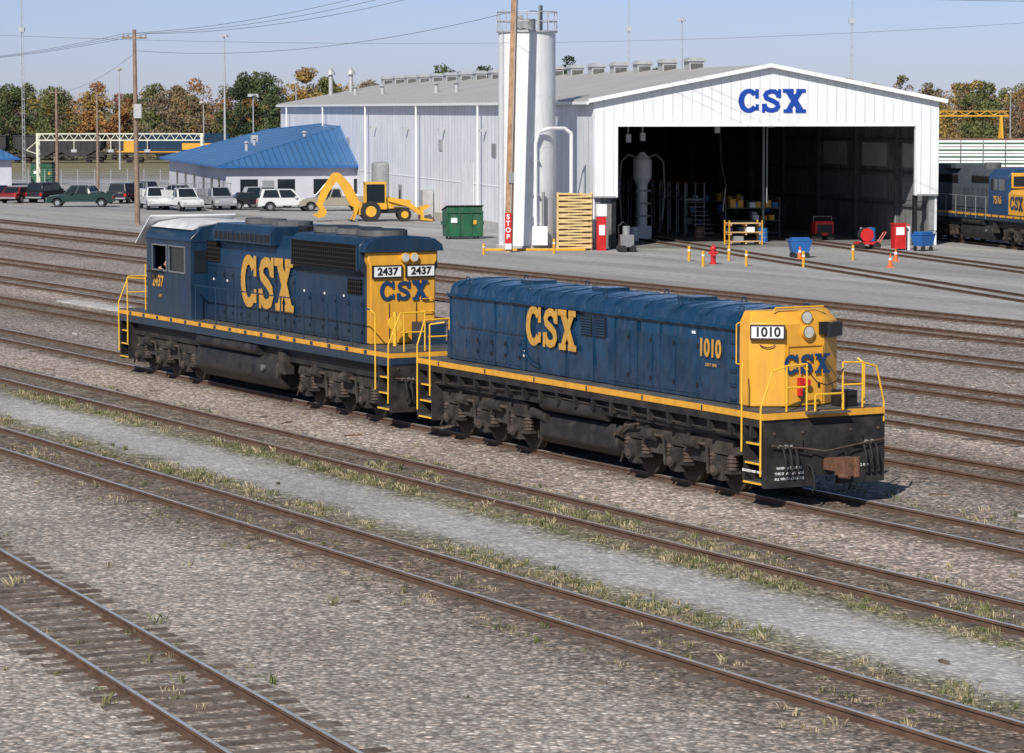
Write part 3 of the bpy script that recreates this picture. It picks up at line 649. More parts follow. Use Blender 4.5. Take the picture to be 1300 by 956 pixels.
for sx in (-1,1): mb.sph((sx*.105,-.18,.98),.024,'skin',(.5,1,1.3),8); mb.sph((sx*.038,-.285,1.01),.012,'blk',seg=8)
mb.box(-.03,.03,-.298,-.285,.93,.937,'red'); mb.obj('head',eng)

# ------------------------------------------------------------------ second road locomotive beside the shop
fx,fy=BW(24.9,-1.5)
l2=empty('diesel_locomotive',(fx,fy,0),R(-77))
loco_common(l2,9.46,(-2.6,2.4),(6.0,-6.0))
M['grey_hood']=mat('faded_grey_paint',(.05,.06,.075),.6,0,.25,1.2,dirt=(.13,.125,.12),dirtamt=.5)
mb=MB(); mb.prism(hoodpts([(.96,DZ+.01),(.96,4.3),(.80,4.6),(.2,4.66)]),-8.8,2.0,'grey_hood',axis='x'); mb.obj('hood',l2,bevel=.03)
mb=MB(); mb.prism(hoodpts([(1.5,DZ+.01),(1.5,4.25),(1.15,4.65),(.5,4.75)]),2.0,4.9,'cblue',axis='x'); mb.obj('cab',l2,bevel=.03)
mb=MB(); mb.prism(hoodpts([(1.46,DZ+.01),(1.46,3.3),(1.25,3.5),(.5,3.55)]),4.9,7.6,'yel',axis='x'); mb.box(4.905,5.05,-1.3,1.3,3.6,4.5,'yel'); mb.obj('nose',l2,bevel=.05)
mb=MB(); mb.box(2.4,3.4,-1.52,-1.5,3.45,4.1,'glass'); mb.box(3.6,4.5,-1.52,-1.5,3.45,4.1,'glass'); mb.box(5.05,5.07,-1.2,-.1,3.7,4.3,'glass'); mb.box(5.05,5.07,.1,1.2,3.7,4.3,'glass')
doors(mb,-8.6,1.8,-.96,2.1,3.5,'grey_hood',.7); mb.box(-8.5,-4.2,-.985,-.955,3.7,4.2,'grille'); mb.box(-2,1,-.985,-.955,3.8,4.2,'grille')
for x in np.arange(-8,2,1.6): mb.tube([(x,-1.5,1.7),(x,-1.5,3.0)],.018,'grey')
mb.tube([(-8,-1.5,3.0),(1.9,-1.5,3.0)],.018,'grey')
for yy in (-1.54,1.54): mb.tube([(8.7,yy,.9),(8.7,yy,2.9)],.022,'rail_y'); mb.tube([(9.4,yy,.6),(9.4,yy,2.1),(9.42,yy*.7,2.9),(9.42,yy*.3,2.9),(9.42,yy*.3,DZ)],.022,'rail_y')
mb.cyl((-1,0,4.6),(-1,0,5.0),.5,'dgrey'); mb.box(-7,-4,-1.2,1.2,4.6,4.85,'grey_hood')
mb.obj('details',l2)
text('7516',.62,(3.4,-1.53,2.85),SIDE,'logo',l2,'road_number',.03)
csx(1.9,.8,(6.2,-1.49,2.75),SIDE,'cblue',l2)

# ------------------------------------------------------------------ shop building
M['clad']=ribmat('white_front_cladding',(.80,.80,.81),0,.6,.45,.5,dirtamt=.12,dark=.9)
M['cladside']=ribmat('white_side_cladding',(.74,.745,.78),1,1.1,.5,.5,dirtamt=.3,dark=.86)
M['roof']=ribmat('metal_roof',(.46,.43,.39),1,1.2,.5,.5,dirtamt=.5,dark=.8)
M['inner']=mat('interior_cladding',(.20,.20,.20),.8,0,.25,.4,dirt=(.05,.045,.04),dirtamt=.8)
shop=empty('locomotive_shop',(C0[0],C0[1],0),BTH)
Wd=21.57; Ln=124.7
mb=MB()
mb.box(0,.14,.2,Ln,.6,8.68,'cladside'); mb.box(-.03,.17,.2,Ln,0,.6,'conc'); mb.obj('side_wall',shop)
mb=MB(); mb.box(Wd-.14,Wd,.2,Ln,0,8.68,'cladside'); mb.prism([(0.14,0),(Wd-.14,0),(Wd-.14,8.66),(Wd/2,10.66),(.14,8.66)],Ln-.15,Ln,'cladside'); mb.obj('rear_walls',shop)
mb=MB()
mb.box(0,1.48,0,.2,3.04,7.2,'clad'); mb.box(20.07,Wd,0,.2,3.04,7.2,'clad')
mb.prism([(0,7.2),(Wd,7.2),(Wd,8.71),(Wd/2,10.72),(0,8.71)],0,.2,'clad'); mb.obj('front_gable',shop)
mb=MB()
for a,b in (((-.35,8.66),(Wd/2,10.76)),((Wd+.35,8.66),(Wd/2,10.76))):
    mb.prism([a,b,(b[0],b[1]+.12),(a[0],a[1]+.12)],-.35,Ln+.3,'roof')
mb.obj('roof',shop)
mb=MB()
for a,b in (((-.4,8.58),(Wd/2,10.70)),((Wd+.4,8.58),(Wd/2,10.70))):
    mb.prism([a,b,(b[0],b[1]+.24),(a[0],a[1]+.24)],-.42,-.36,'white')
mb.box(-.5,-.36,-.3,Ln,8.5,8.68,'white')
for yy in (8,30,52,74,96,118): mb.cyl((-.42,yy,.3),(-.42,yy,8.5),.08,'white')
mb.box(-.03,0,.4,Ln-.4,3.0,3.06,'white')
mb.box(1.40,1.48,-.04,0,3.04,7.2,'white'); mb.box(20.07,20.15,-.04,0,3.04,7.2,'white'); mb.box(1.4,20.15,-.05,-.003,7.2,7.32,'white')
mb.box(.0,1.48,-.03,-.002,3.0,3.1,'grey'); mb.box(20.07,Wd,-.03,-.002,3.0,3.1,'grey')
mb.obj('trim',shop)
mb=MB()
mb.box(.16,.5,.25,.6,0,8.3,'grey'); mb.box(Wd-.5,Wd-.16,.25,.6,0,8.3,'grey'); mb.box(1.2,1.45,.25,.5,0,3.04,'blk'); mb.box(20.1,20.35,.25,.5,0,3.04,'blk')
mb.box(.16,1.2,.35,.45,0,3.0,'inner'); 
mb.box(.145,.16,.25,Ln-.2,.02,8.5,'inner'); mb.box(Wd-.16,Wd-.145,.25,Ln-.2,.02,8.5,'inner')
for yy in np.arange(6,Ln-2,7.5):
    mb.box(.2,.5,yy,yy+.3,0,8.3,'dgrey'); mb.box(Wd-.5,Wd-.2,yy,yy+.3,0,8.3,'dgrey')
    for a,b in (((.3,8.1),(Wd/2,9.9)),((Wd-.3,8.1),(Wd/2,9.9))): mb.prism([a,b,(b[0],b[1]+.5),(a[0],a[1]+.4)],yy,yy+.2,'dgrey')
    mb.box(.4,Wd-.4,yy+.02,yy+.16,7.9,8.05,'dgrey')
for zz in (2.2,4.2,6.2): mb.box(Wd-.3,Wd-.17,.6,Ln-1,zz,zz+.15,'dgrey')
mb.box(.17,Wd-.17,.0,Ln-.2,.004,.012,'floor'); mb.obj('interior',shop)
mb=MB()
M['panel']=mat('fibreglass_panel',(.42,.42,.39),.6,0,.15,1)
for yy in (1.0,8.4,16.0): mb.box(Wd-.19,Wd-.165,yy,yy+4.6,4.6,6.1,'panel'); mb.box(Wd-.19,Wd-.165,yy,yy+4.6,2.6,4.0,'grey')
mb.obj('wall_panels',shop)
csx(4.15,1.42,(10.95,-.03,8.72),SIDE,mat('sign_blue',(.008,.055,.34),.4,0,.05,2),shop,'csx_sign')
mb=MB()
for yy in list(np.arange(14,52,6.2))+list(np.arange(66,123,6.2)):
    mb.box(Wd/2-.8,Wd/2+.2,yy,yy+1.2,10.5,11.3,'galv'); mb.prism([(Wd/2-.95,11.3),(Wd/2+.35,11.3),(Wd/2+.1,11.55),(Wd/2-.7,11.55)],yy-.1,yy+1.3,'galv'); mb.box(Wd/2-.7,Wd/2+.1,yy-.02,yy,10.75,11.15,'dgrey')
for xx,yy in ((6,118),(4.5,121)):
    mb.cyl((xx,yy,9.4),(xx,yy,11.7),.22,'galv'); mb.cyl((xx,yy,11.7),(xx,yy,12.0),.5,'galv',r1=.35); mb.cyl((xx,yy,12.0),(xx,yy,12.4),.35,'galv',r1=.06)
for yy in (40,58,66,90,104): mb.cyl((4,yy,9.3),(4,yy,10.3),.18,'galv'); mb.cyl((4,yy,10.3),(4,yy,10.5),.35,'galv',r1=.05)
mb.obj('roof_ventilators',shop)
mb=MB()
for yy,z0,z1,l,m in ((22,0,2.3,1.1,'grey'),(33,0,4.4,4,'wallw'),(60,0,2.3,1.1,'grey'),(26,5,5.9,1.2,'grey'),(44,5.2,6.0,1.2,'galv'),(84,5,5.8,1.2,'galv')): mb.box(-.07,-.035,yy,yy+l,z0,z1,m)
for yy in (15,29,43,57,71): mb.box(-.5,-.03,yy,yy+.3,6.7,6.85,'galv')
mb.box(-.9,-.1,47,48.6,0,2.2,'galv')
mb.obj('wall_fittings',shop)
def in_obj(name,x,y): return empty(name,(*BW(x,y),0),BTH)
e=in_obj('sand_tower',6.6,13); mb=MB(); mb.box(-.5,.5,-.5,.5,0,.8,'wallw'); mb.cyl((0,0,.8),(0,0,3.4),.34,'wallw',seg=16); mb.cyl((0,0,3.4),(0,0,3.9),.34,'wallw',r1=.6,seg=16); mb.cyl((0,0,3.9),(0,0,5.0),.6,'wallw',seg=16); mb.cyl((0,0,5.0),(0,0,5.5),.6,'wallw',r1=.15,seg=16)
for sx in (-1,1): mb.tube([(0,0,5.0),(sx*.9,0,5.35),(sx*1.4,0,4.9),(sx*1.5,0,3.0),(sx*1.35,0,1.2)],.05,'grey')
for z in (1.4,2.2,3.0): mb.box(-.45,.45,-.4,-.3,z,z+.1,'grey')
mb.obj('column',e)
e=in_obj('sand_hopper',3.4,20); mb=MB(); mb.box(-.9,.9,-.7,.7,2.7,3.9,'wallw'); mb.frus((-.2,.2,-.2,.2),(-.9,.9,-.7,.7),1.9,2.7,'wallw'); 
for a in (-.85,.85):
    for b_ in (-.6,.6): mb.box(a-.06,a+.06,b_-.06,b_+.06,0,2.7,'grey')
mb.obj('hopper',e)
e=in_obj('work_platform',11,16); mb=MB(); mb.box(-.7,.7,0,22,2.3,2.42,'grey')
for yy in range(0,23,2):
    for sx in (-.65,.65): mb.box(sx-.04,sx+.04,yy,yy+.08,0,3.4,'grey')
for sx in (-.65,.65): mb.box(sx-.03,sx+.03,0,22,3.36,3.42,'yeq'); mb.box(sx-.03,sx+.03,0,22,2.85,2.9,'yeq')
for k in range(8): mb.box(-.6,.6,-2.4+k*.3,-2.1+k*.3,.25+k*.27,.30+k*.27,'grey')
mb.obj('platform',e)
e=in_obj('welding_machine',17,8); mb=MB(); mb.box(-.6,.6,-.4,.4,.3,1.2,'red'); mb.cyl((-.4,-.5,.25),(-.4,.5,.25),.25,'rubber'); mb.cyl((.4,-.5,.25),(.4,.5,.25),.25,'rubber'); mb.box(-.5,.5,-.42,-.4,.5,1.0,'blk'); mb.tube([(-.6,0,1.2),(-.6,0,1.5),(.6,0,1.5),(.6,0,1.2)],.03,'grey'); mb.obj('machine',e,bevel=.03)
e=in_obj('overhead_pipes',0,4); mb=MB()
for xx in (3.2,4.1,8.8,12.2,14.0): mb.tube([(xx,.0,7.6),(xx,.0,6.4+.1*xx)],.05,'galv'); mb.box(xx-.15,xx+.15,-.15,.15,5.9+.1*xx,6.4+.1*xx,'galv')
mb.tube([(1,0,7.6),(Wd-1,0,7.6)],.07,'grey'); mb.tube([(9,0,7.2),(9.1,0,4.8),(9.4,0,3.6),(9.2,0,2.0)],.04,'rubber'); mb.tube([(12,0,7.2),(12,0,2.5)],.04,'grey')
mb.tube([(2.2,2,7.8),(2.2,2,.5)],.06,'wallw'); mb.tube([(13.4,5,7.8),(13.4,5,.3)],.08,'grey'); mb.obj('pipes',e)
for nm,x0_,y0_ in (('storage_shelves',14.5,26),('storage_shelves',2.0,34),('storage_shelves',13.2,12)):
    e=in_obj(nm,x0_,y0_); mb=MB(); ln=5 if y0_>20 else 2.2
    for z in (.3,1.1,1.9): mb.box(-1.5,ln,-.4,.4,z,z+.06,'dgrey')
    for xx in (-1.5,ln-.08): mb.box(xx,xx+.08,-.4,.4,0,2.6,'dgrey')
    for k in range(18):
        xx=random.uniform(-1.4,ln-.4); z=random.choice((.36,1.16,1.96)); mb.box(xx,xx+.35,-.3-.004*k,.3,z,z+random.uniform(.2,.55),random.choice(('yeq','wallw','lblue','yeq','green','grey')))
    mb.obj('shelves',e)
for k,(xx,yy) in enumerate(((4.6,9.5),(5.2,9.8),(9.2,9),(12.6,6.5),(18.6,12),(18.9,5.5),(19.5,6))):
    e=in_obj('oil_drum',xx,yy); mb=MB(); mb.cyl((0,0,0),(0,0,.88),.29,('lblue','wallw','rust','lblue','red','wallw','lblue')[k],seg=18)
    for z in (.28,.58): mb.cyl((0,0,z),(0,0,z+.03),.3,'grey',seg=18)
    mb.cyl((0,0,.88),(0,0,.90),.27,'blk',seg=18); mb.obj('drum',e)
e=in_obj('parts_rack',10.2,3.0)
mb=MB()
M['pine']=mat('pallet_wood',(.55,.36,.16),.8,0,.2,5)
for z in (.2,.75,1.3):
    mb.box(-1.0,1.0,-.5,.5,z,z+.06,'pine')
    for xx in (-.95,0,.87): mb.box(xx,xx+.08,-.48,.48,z-.12,z-.002,'pine')
for xx in (-1.075,1.005):
    for yy in (-.5,.43): mb.box(xx,xx+.07,yy,yy+.07,0,1.5,'yeq')
mb.box(-.7,-.1,-.4,.3,.262,.55,'grey'); mb.box(.1,.6,-.4,.3,.812,1.1,'wallw'); mb.obj('rack',e)

def apron(name,x,y,rz=0): return empty(name,(x,y,0),rz)
e=apron('silo',.88,171.2); mb=MB()
mb.cyl((0,0,.25),(0,0,12.7),1.68,'wallw',seg=40); mb.cyl((0,0,0),(0,0,.25),1.85,'conc',seg=40); mb.obj('shell',e)
mb=MB(); mb.cyl((0,0,12.7),(0,0,12.8),1.8,'galv',seg=32)
for z in (3.0,6.0,9.0): mb.cyl((0,0,z),(0,0,z+.03),1.69,'wallw',seg=40)
for i in range(16):
    a=2*math.pi*i/16; mb.tube([(1.75*math.cos(a),1.75*math.sin(a),12.8),(1.75*math.cos(a),1.75*math.sin(a),13.9)],.03,'galv')
for z in (13.35,13.9):
    mb.tube([(1.75*math.cos(2*math.pi*i/24),1.75*math.sin(2*math.pi*i/24),z) for i in range(25)],.03,'galv')
mb.cyl((0,.0,12.8),(0,0,13.5),.5,'grey'); mb.box(-.9,-.2,-.3,.5,12.8,13.7,'grey'); mb.cyl((.8,0,12.8),(.8,0,14.3),.12,'grey')
mb.obj('top_platform',e)
mb=MB(); mb.tube([(.5,-1.85,.8),(.5,-1.85,6.2),(.7,-1.85,6.9),(1.3,-1.6,7.1),(2.2,-1.0,7.1),(2.6,-.9,6.8),(2.6,-.9,.2)],.11,'wallw',seg=10)
for z in (1.2,3.2,5.2): mb.box(.3,.7,-1.9,-1.6,z,z+.08,'grey')
mb.tube([(.95,-1.65,1.2),(.95,-1.65,3.4)],.09,'grey'); mb.box(.3,1.2,-2.0,-1.6,.3,1.4,'wallw'); mb.box(1.7,2.4,-1.2,-.7,.0,1.9,'grey')
for yy in (-1.2,-.8): mb.tube([(-1.45,yy,.5),(-1.45,yy,13.5)],.025,'galv')
mb.obj('pipework',e)
mb=MB(); mb.box(-2.6,3.4,-2.6,-2.3,0,.14,'yeq'); mb.box(-2.6,3.4,-2.3,-1.9,0,.12,'conc'); mb.obj('kerb',e,bevel=.02)
e=apron('slatted_screen',3.68,168.9,BTH); mb=MB()
M['tan']=mat('tan_slats',(.66,.48,.22),.7,0,.15,2)
for i in range(20):
    z=.1+i*.165; T=Matrix.Translation((0,0,z))@Matrix.Rotation(R(2 if i%2 else -2),4,'Y'); mb.box(-1.0,1.0,-.06,.06,0,.11,'tan',T)
for xx in (-1.02,-.35,.35,.98): mb.box(xx-.05,xx+.05,.065,.16,0,3.4,'tan')
mb.box(-1.1,1.1,.17,.19,0,3.3,'wood'); mb.obj('slats',e)
def pole(name,x,y,h,r0,r1,m='wood',lean=(0,0),arms=()):
    e=empty(name,(x,y,0)); mb=MB(); mb.cyl((0,0,-.3),(lean[0],lean[1],h),r0,m,r1=r1,seg=14)
    for z,l in arms:
        T=Matrix.Translation((lean[0]*z/h,lean[1]*z/h,z)); mb.box(-l,l,-.06,.06,-.06,.06,m,T)
        for xx in (-l+.1,-l/2,l/2,l-.1): mb.cyl((xx,0,.06),(xx,0,.25),.05,'grey',T=T,seg=8)
    mb.obj('shaft',e); return e
e=pole('utility_pole',-.22,166.6,18,.25,.18,lean=(.45,0))
mb=MB(); mb.cyl((.12,-.26,1),(.5,-.2,16),.03,'galv',seg=6); mb.box(.05,.35,-.32,-.24,4.0,4.6,'grey'); mb.obj('conduit',e)
e=empty('stop_sign',(-.22,166.3,0)); mb=MB(); mb.box(-.19,.19,-.06,-.02,.55,2.3,'red'); mb.box(-.19,.19,-.05,-.01,.2,.53,'white'); mb.obj('board',e)
for k,c in enumerate('STOP'): text(c,.38,(0,-.065,2.06-.38*k),SIDE,'white',e,'letter',.03)
pole('utility_pole',-26.8,207.5,13.9,.2,.13,'dwood',lean=(-.1,0),arms=((13.3,.9),))
mb=MB(); mb.box(-26.95,-26.4,207.1,207.3,7.6,8.6,'galv'); mb.obj('pole_box')
pole('utility_pole',-47,300,10.5,.18,.12,'dwood',arms=((10,.8),))
pole('utility_pole',-42.8,300,10,.15,.12,'dwood')
def lamp(x,y,h,n=4,r=.12):
    e=empty('floodlight_mast',(x,y,0)); mb=MB(); mb.cyl((0,0,0),(0,0,h),r*1.3,'galv',r1=r*.6,seg=10); mb.cyl((0,0,h-.25),(0,0,h-.1),.35,'galv',seg=12)
    for i in range(n):
        a=2*math.pi*i/n+.4; mb.box(.35*math.cos(a)-.2,.35*math.cos(a)+.2,.35*math.sin(a)-.2,.35*math.sin(a)+.2,h-.35,h-.05,'galv')
    mb.obj('mast',e)
lamp(-32.6,330,16.8); lamp(20.4,350,19.2); lamp(-26.7,300,9.9,2,.08); lamp(-54,400,14,2); lamp(-43.5,410,9.5,2,.08); lamp(-24.5,330,11.5,2,.08); lamp(72,420,11,2,.08)
for x,y,h in ((14,350,26),(37.3,320,26),(-55.5,330,25)):
    e=empty('radio_mast',(x,y,0)); mb=MB()
    for i in range(3):
        a=2*math.pi*i/3; mb.tube([(.18*math.cos(a),.18*math.sin(a),0),(.12*math.cos(a),.12*math.sin(a),h)],.03,'galv')
    for z in np.arange(.5,h,.8):
        p=[(.15*math.cos(2*math.pi*i/3),.15*math.sin(2*math.pi*i/3),z+.25*(i%2)) for i in range(4)]; mb.tube(p,.015,'galv')
    mb.box(-.3,.3,-.3,.3,h*.68,h*.70,'galv'); mb.obj('mast',e)
mb=MB()
def wire(a,b,sag,r=.014):
    a=Vector(a);b=Vector(b); pts=[]
    for i in range(25):
        t=i/24; p=a.lerp(b,t); p.z-=sag*4*t*(1-t); pts.append(tuple(p))
    mb.tube(pts,r,'dgrey',seg=4)
for k in range(3):
    wire((-27.6+k*.8,207.5,13.6),(.2,166.6,17.2-k*.5),.9); wire((-27.6+k*.8,207.5,13.6),(-70,290,13.4),1.2); wire((.2,166.6,17.2-k*.6),(60,150,16.5-k*.6),1.6)
wire((-26.9,207.5,12.4),(.1,166.6,13.8),1.0); wire((-26.9,207.5,12.2),(-47,300,10),.6); wire((-60,260,15.5),(60,290,17.5),2)
mb.obj('overhead_wires',None,smooth=False)

def dumpster(x,y,rz,s=1):
    e=empty('dumpster',(x,y,0),rz); e.scale=(s,s,s); mb=MB()
    mb.prism([(-.8,.15),(.75,.15),(.9,1.5),(.9,1.75),(-.8,2.05)],-1.15,1.15,'green',axis='x'); mb.obj('bin',e,bevel=.03)
    mb=MB()
    for xx in (-1.18,-.4,.4,1.1): mb.box(xx,xx+.08,-.86,-.78,.2,1.65,'green')
    mb.box(-1.2,1.2,-.88,-.79,1.66,1.76,'green'); mb.box(-1.3,-1.16,-.5,.5,.9,1.1,'green'); mb.box(1.16,1.3,-.5,.5,.9,1.1,'green')
    T=Matrix.Translation((0,.05,1.93))@Matrix.Rotation(R(-10),4,'X'); mb.box(-1.2,-.02,-.95,.9,0,.06,'blk',T); mb.box(.02,1.2,-.95,.9,0,.06,'blk',T)
    mb.box(-.9,-.5,-.87,-.805,1.05,1.35,'white'); mb.box(.55,.75,-.87,-.805,.95,1.2,'yeq')
    for xx in (-.9,.9):
        for yy in (-.6,.6): mb.cyl((xx-.05,yy,.1),(xx+.05,yy,.1),.1,'rubber')
    mb.obj('fittings',e)
dumpster(-3.16,184.8,R(12)); dumpster(-52.0,322,R(5),1.1)
def hydrant(x,y):
    e=empty('fire_hydrant',(x,y,0)); mb=MB()
    mb.cyl((0,0,0),(0,0,.08),.2,'red',seg=16); mb.cyl((0,0,.08),(0,0,.78),.14,'red',seg=16); mb.cyl((0,0,.78),(0,0,.83),.19,'red',seg=16); mb.sph((0,0,.83),.15,'red',(1,1,1.1),14); mb.cyl((0,0,.98),(0,0,1.08),.04,'red')
    mb.cyl((-.25,0,.6),(.25,0,.6),.07,'red'); mb.cyl((0,-.26,.52),(0,0,.52),.10,'red'); mb.obj('body',e)
hydrant(10.7,154)
def bollard(x,y,h=.8):
    e=empty('bollard',(x,y,0)); mb=MB(); mb.cyl((0,0,0),(0,0,h),.08,'yeq',seg=12); mb.sph((0,0,h),.08,'yeq',(1,1,.5),12); mb.cyl((0,0,h*.7),(0,0,h*.8),.083,'white',seg=12); mb.obj('post',e)
for x,y in ((10.0,151.5),(12.3,152),(9.6,157),(11.8,157.5),(15.2,151),(18.6,158),(-1.6,164.2),(2.4,165.5)): bollard(x,y,.8 if x>0 else .6)
def cone(x,y):
    e=empty('traffic_cone',(x,y,0)); mb=MB(); mb.box(-.18,.18,-.18,.18,0,.04,'cone'); mb.cyl((0,0,.04),(0,0,.7),.14,'cone',r1=.03,seg=14); mb.cyl((0,0,.38),(0,0,.5),.092,'white',r1=.073,seg=14); mb.obj('body',e)
M['cone']=mat('cone_orange',(.8,.14,.02),.5,0,.05,3)
cone(19.7,150.8); cone(20.8,157); cone(15.8,159.0)
def cart(x,y,rz,m,name):
    e=empty(name,(x,y,0),rz); mb=MB(); mb.frus((-.45,.45,-.35,.35),(-.6,.6,-.42,.42),.3,.93,m); mb.box(-.63,.63,-.45,.45,.932,1.0,m); mb.box(-.5,.5,-.3,.3,1.002,1.12,m)
    for xx in (-.35,.35):
        for yy in (-.3,.3): mb.cyl((xx,yy-.04,.15),(xx,yy+.04,.15),.15,'rubber')
    mb.tube([(.55,-.3,.9),(.85,-.3,1.15),(.85,.3,1.15),(.55,.3,.9)],.025,'blk'); mb.obj('body',e,bevel=.02)
cart(15.96,160.8,R(10),'lblue','waste_cart'); cart(23.9,168.5,R(40),'lblue','waste_cart')
e=apron('fuel_pump_cabinet',22.6,169.5,BTH); mb=MB(); mb.box(-.35,.35,-.3,.3,.1,1.5,'red'); mb.box(-.25,.25,-.31,-.3,.9,1.35,'white'); mb.box(-.4,.4,-.35,.35,1.5,1.58,'red'); mb.cyl((-.2,0,1.58),(-.2,0,2.0),.04,'grey'); mb.cyl((.7,.2,0),(.7,.2,1.4),.13,'wallw'); mb.cyl((.7,.2,1.4),(.7,.2,1.5),.13,'red',r1=.04); mb.obj('body',e)
e=apron('hose_reel_cart',20.9,170.5,BTH); mb=MB(); mb.box(-.7,.7,-.35,.35,.3,.45,'red'); mb.cyl((-.1,-.3,.85),(-.1,.3,.85),.4,'red',seg=20); mb.cyl((-.1,-.24,.85),(-.1,.24,.85),.43,'rubber',seg=20)
for xx in (-.5,.5): mb.cyl((xx,-.42,.22),(xx,.42,.22),.22,'rubber',seg=16)
mb.tube([(.7,-.2,.4),(1.1,-.2,1.0),(1.1,.2,1.0),(.7,.2,.4)],.03,'red'); mb.obj('cart',e)
e=apron('emergency_station',5.2,169,BTH); mb=MB(); mb.box(-.25,.25,-.2,.2,0,2.0,'red'); mb.box(-.28,.28,-.23,.23,2.0,2.7,'white'); mb.box(-.18,.18,-.22,-.2,.9,1.5,'white'); mb.obj('body',e,bevel=.02)
e=apron('portable_pump',6.6,167.2,R(20)); mb=MB(); mb.box(-.35,.35,-.3,.3,.3,1.0,'grey'); mb.cyl((0,0,1.0),(0,0,1.5),.22,'grey'); mb.tube([(-.4,0,.3),(-.5,0,1.5),(-.2,0,1.75),(.1,0,1.5)],.03,'blk'); mb.cyl((-.3,-.35,.2),(-.3,.35,.2),.2,'rubber'); mb.cyl((.3,-.35,.2),(.3,.35,.2),.2,'rubber'); mb.obj('body',e)
e=apron('storage_tank',-10.6,235); mb=MB(); mb.cyl((0,0,.4),(0,0,3.8),.78,'grey',seg=24); mb.sph((0,0,3.8),.78,'grey',(1,1,.3),24)
for a in (0,1.57,3.14,4.71): mb.box(.6*math.cos(a)-.06,.6*math.cos(a)+.06,.6*math.sin(a)-.06,.6*math.sin(a)+.06,0,.5,'grey')
mb.obj('shell',e)

# ------------------------------------------------------------------ office with blue hip roof
M['rblue']=ribmat('blue_metal_roof',(.05,.15,.33),0,.55,.4,.6,dirt=(.12,.17,.24),dirtamt=.3,dark=.7)
M['owall']=mat('office_block_wall',(.50,.49,.54),.8,0,.06,.8,.15,12)
off=empty('office_building',(-24.3,246.7,0),BTH)
OW,OL=14.2,44
mb=MB(); mb.box(0,OW,0,.2,0,3.27,'owall'); mb.box(0,.2,.2,OL,0,3.27,'owall'); mb.box(OW-.2,OW,.2,OL,0,3.27,'owall'); mb.box(.2,OW-.2,OL-.2,OL,0,3.27,'owall'); mb.obj('walls',off)
mb=MB()
o_=.8; za=3.45
c=[(-o_,-o_,za),(OW+o_,-o_,za),(OW+o_,OL+o_,za),(-o_,OL+o_,za)]; A=(13.2,10.0,7.3); B_=(8.0,31,6.3)
mb.add(c+[A,B_],[(0,1,4),(1,2,4),(2,5,4),(2,3,5),(3,0,5),(0,4,5)],'rblue')
mb.box(-o_,OW+o_,-o_,OL+o_,3.28,3.44,'lblue'); mb.obj('roof',off,smooth=False)
mb=MB()
mb.tube([c[0],A],.08,'rblue'); mb.tube([c[1],A],.08,'rblue'); mb.tube([A,B_],.08,'rblue'); mb.tube([c[3],B_],.08,'rblue')
for i in range(1,26):
    t=i/26; xx=-o_+(OW+2*o_)*t; tt=(xx+o_)/(A[0]+o_) if xx<A[0] else (OW+o_-xx)/(OW+o_-A[0])
    mb.tube([(xx,-o_,za+.02),(xx,-o_+(A[1]+o_)*tt,za+(A[2]-za)*tt+.02)],.035,'rblue',seg=4)
mb.obj('roof_seams',off)
mb=MB()
for yy in (4,9,15,22,29,36): mb.box(-.03,-.005,yy,yy+1.4,1.0,2.3,'glass'); mb.box(-.06,-.03,yy-.1,yy+1.5,.9,1.0,'white')
for xx in (1.2,4.4,7.5,11): mb.box(xx,xx+1.5,-.03,-.005,1.0,2.3,'glass'); mb.box(xx-.08,xx+1.58,-.06,-.03,.9,1.0,'white')
mb.box(3.1,4.1,-.05,-.006,0,2.2,'grey'); mb.box(-.05,-.006,1.0,2.0,0,2.2,'grey')
for x,y,z in ((3,9,4.6),(4.4,14,4.9),(8,8,5.5)): mb.cyl((x,y,z-.5),(x,y,z+.7),.15,'galv'); mb.cyl((x,y,z+.7),(x,y,z+.85),.28,'galv',r1=.1)
mb.box(4.6,5.2,17.5,18.1,5,5.9,'galv'); mb.obj('windows_and_vents',off)
e=apron('guard_hut',-57.5,318,BTH); mb=MB(); mb.box(-2.5,2.5,-2.5,2.5,0,2.8,'owall'); mb.frus((-3.4,3.4,-3.4,3.4),(-.1,.1,-.1,.1),2.95,4.6,'rblue'); mb.box(-3.4,3.4,-3.4,3.4,2.8,2.94,'lblue'); mb.box(-1,1,-2.53,-2.5,.9,2.2,'glass'); mb.obj('hut',e)

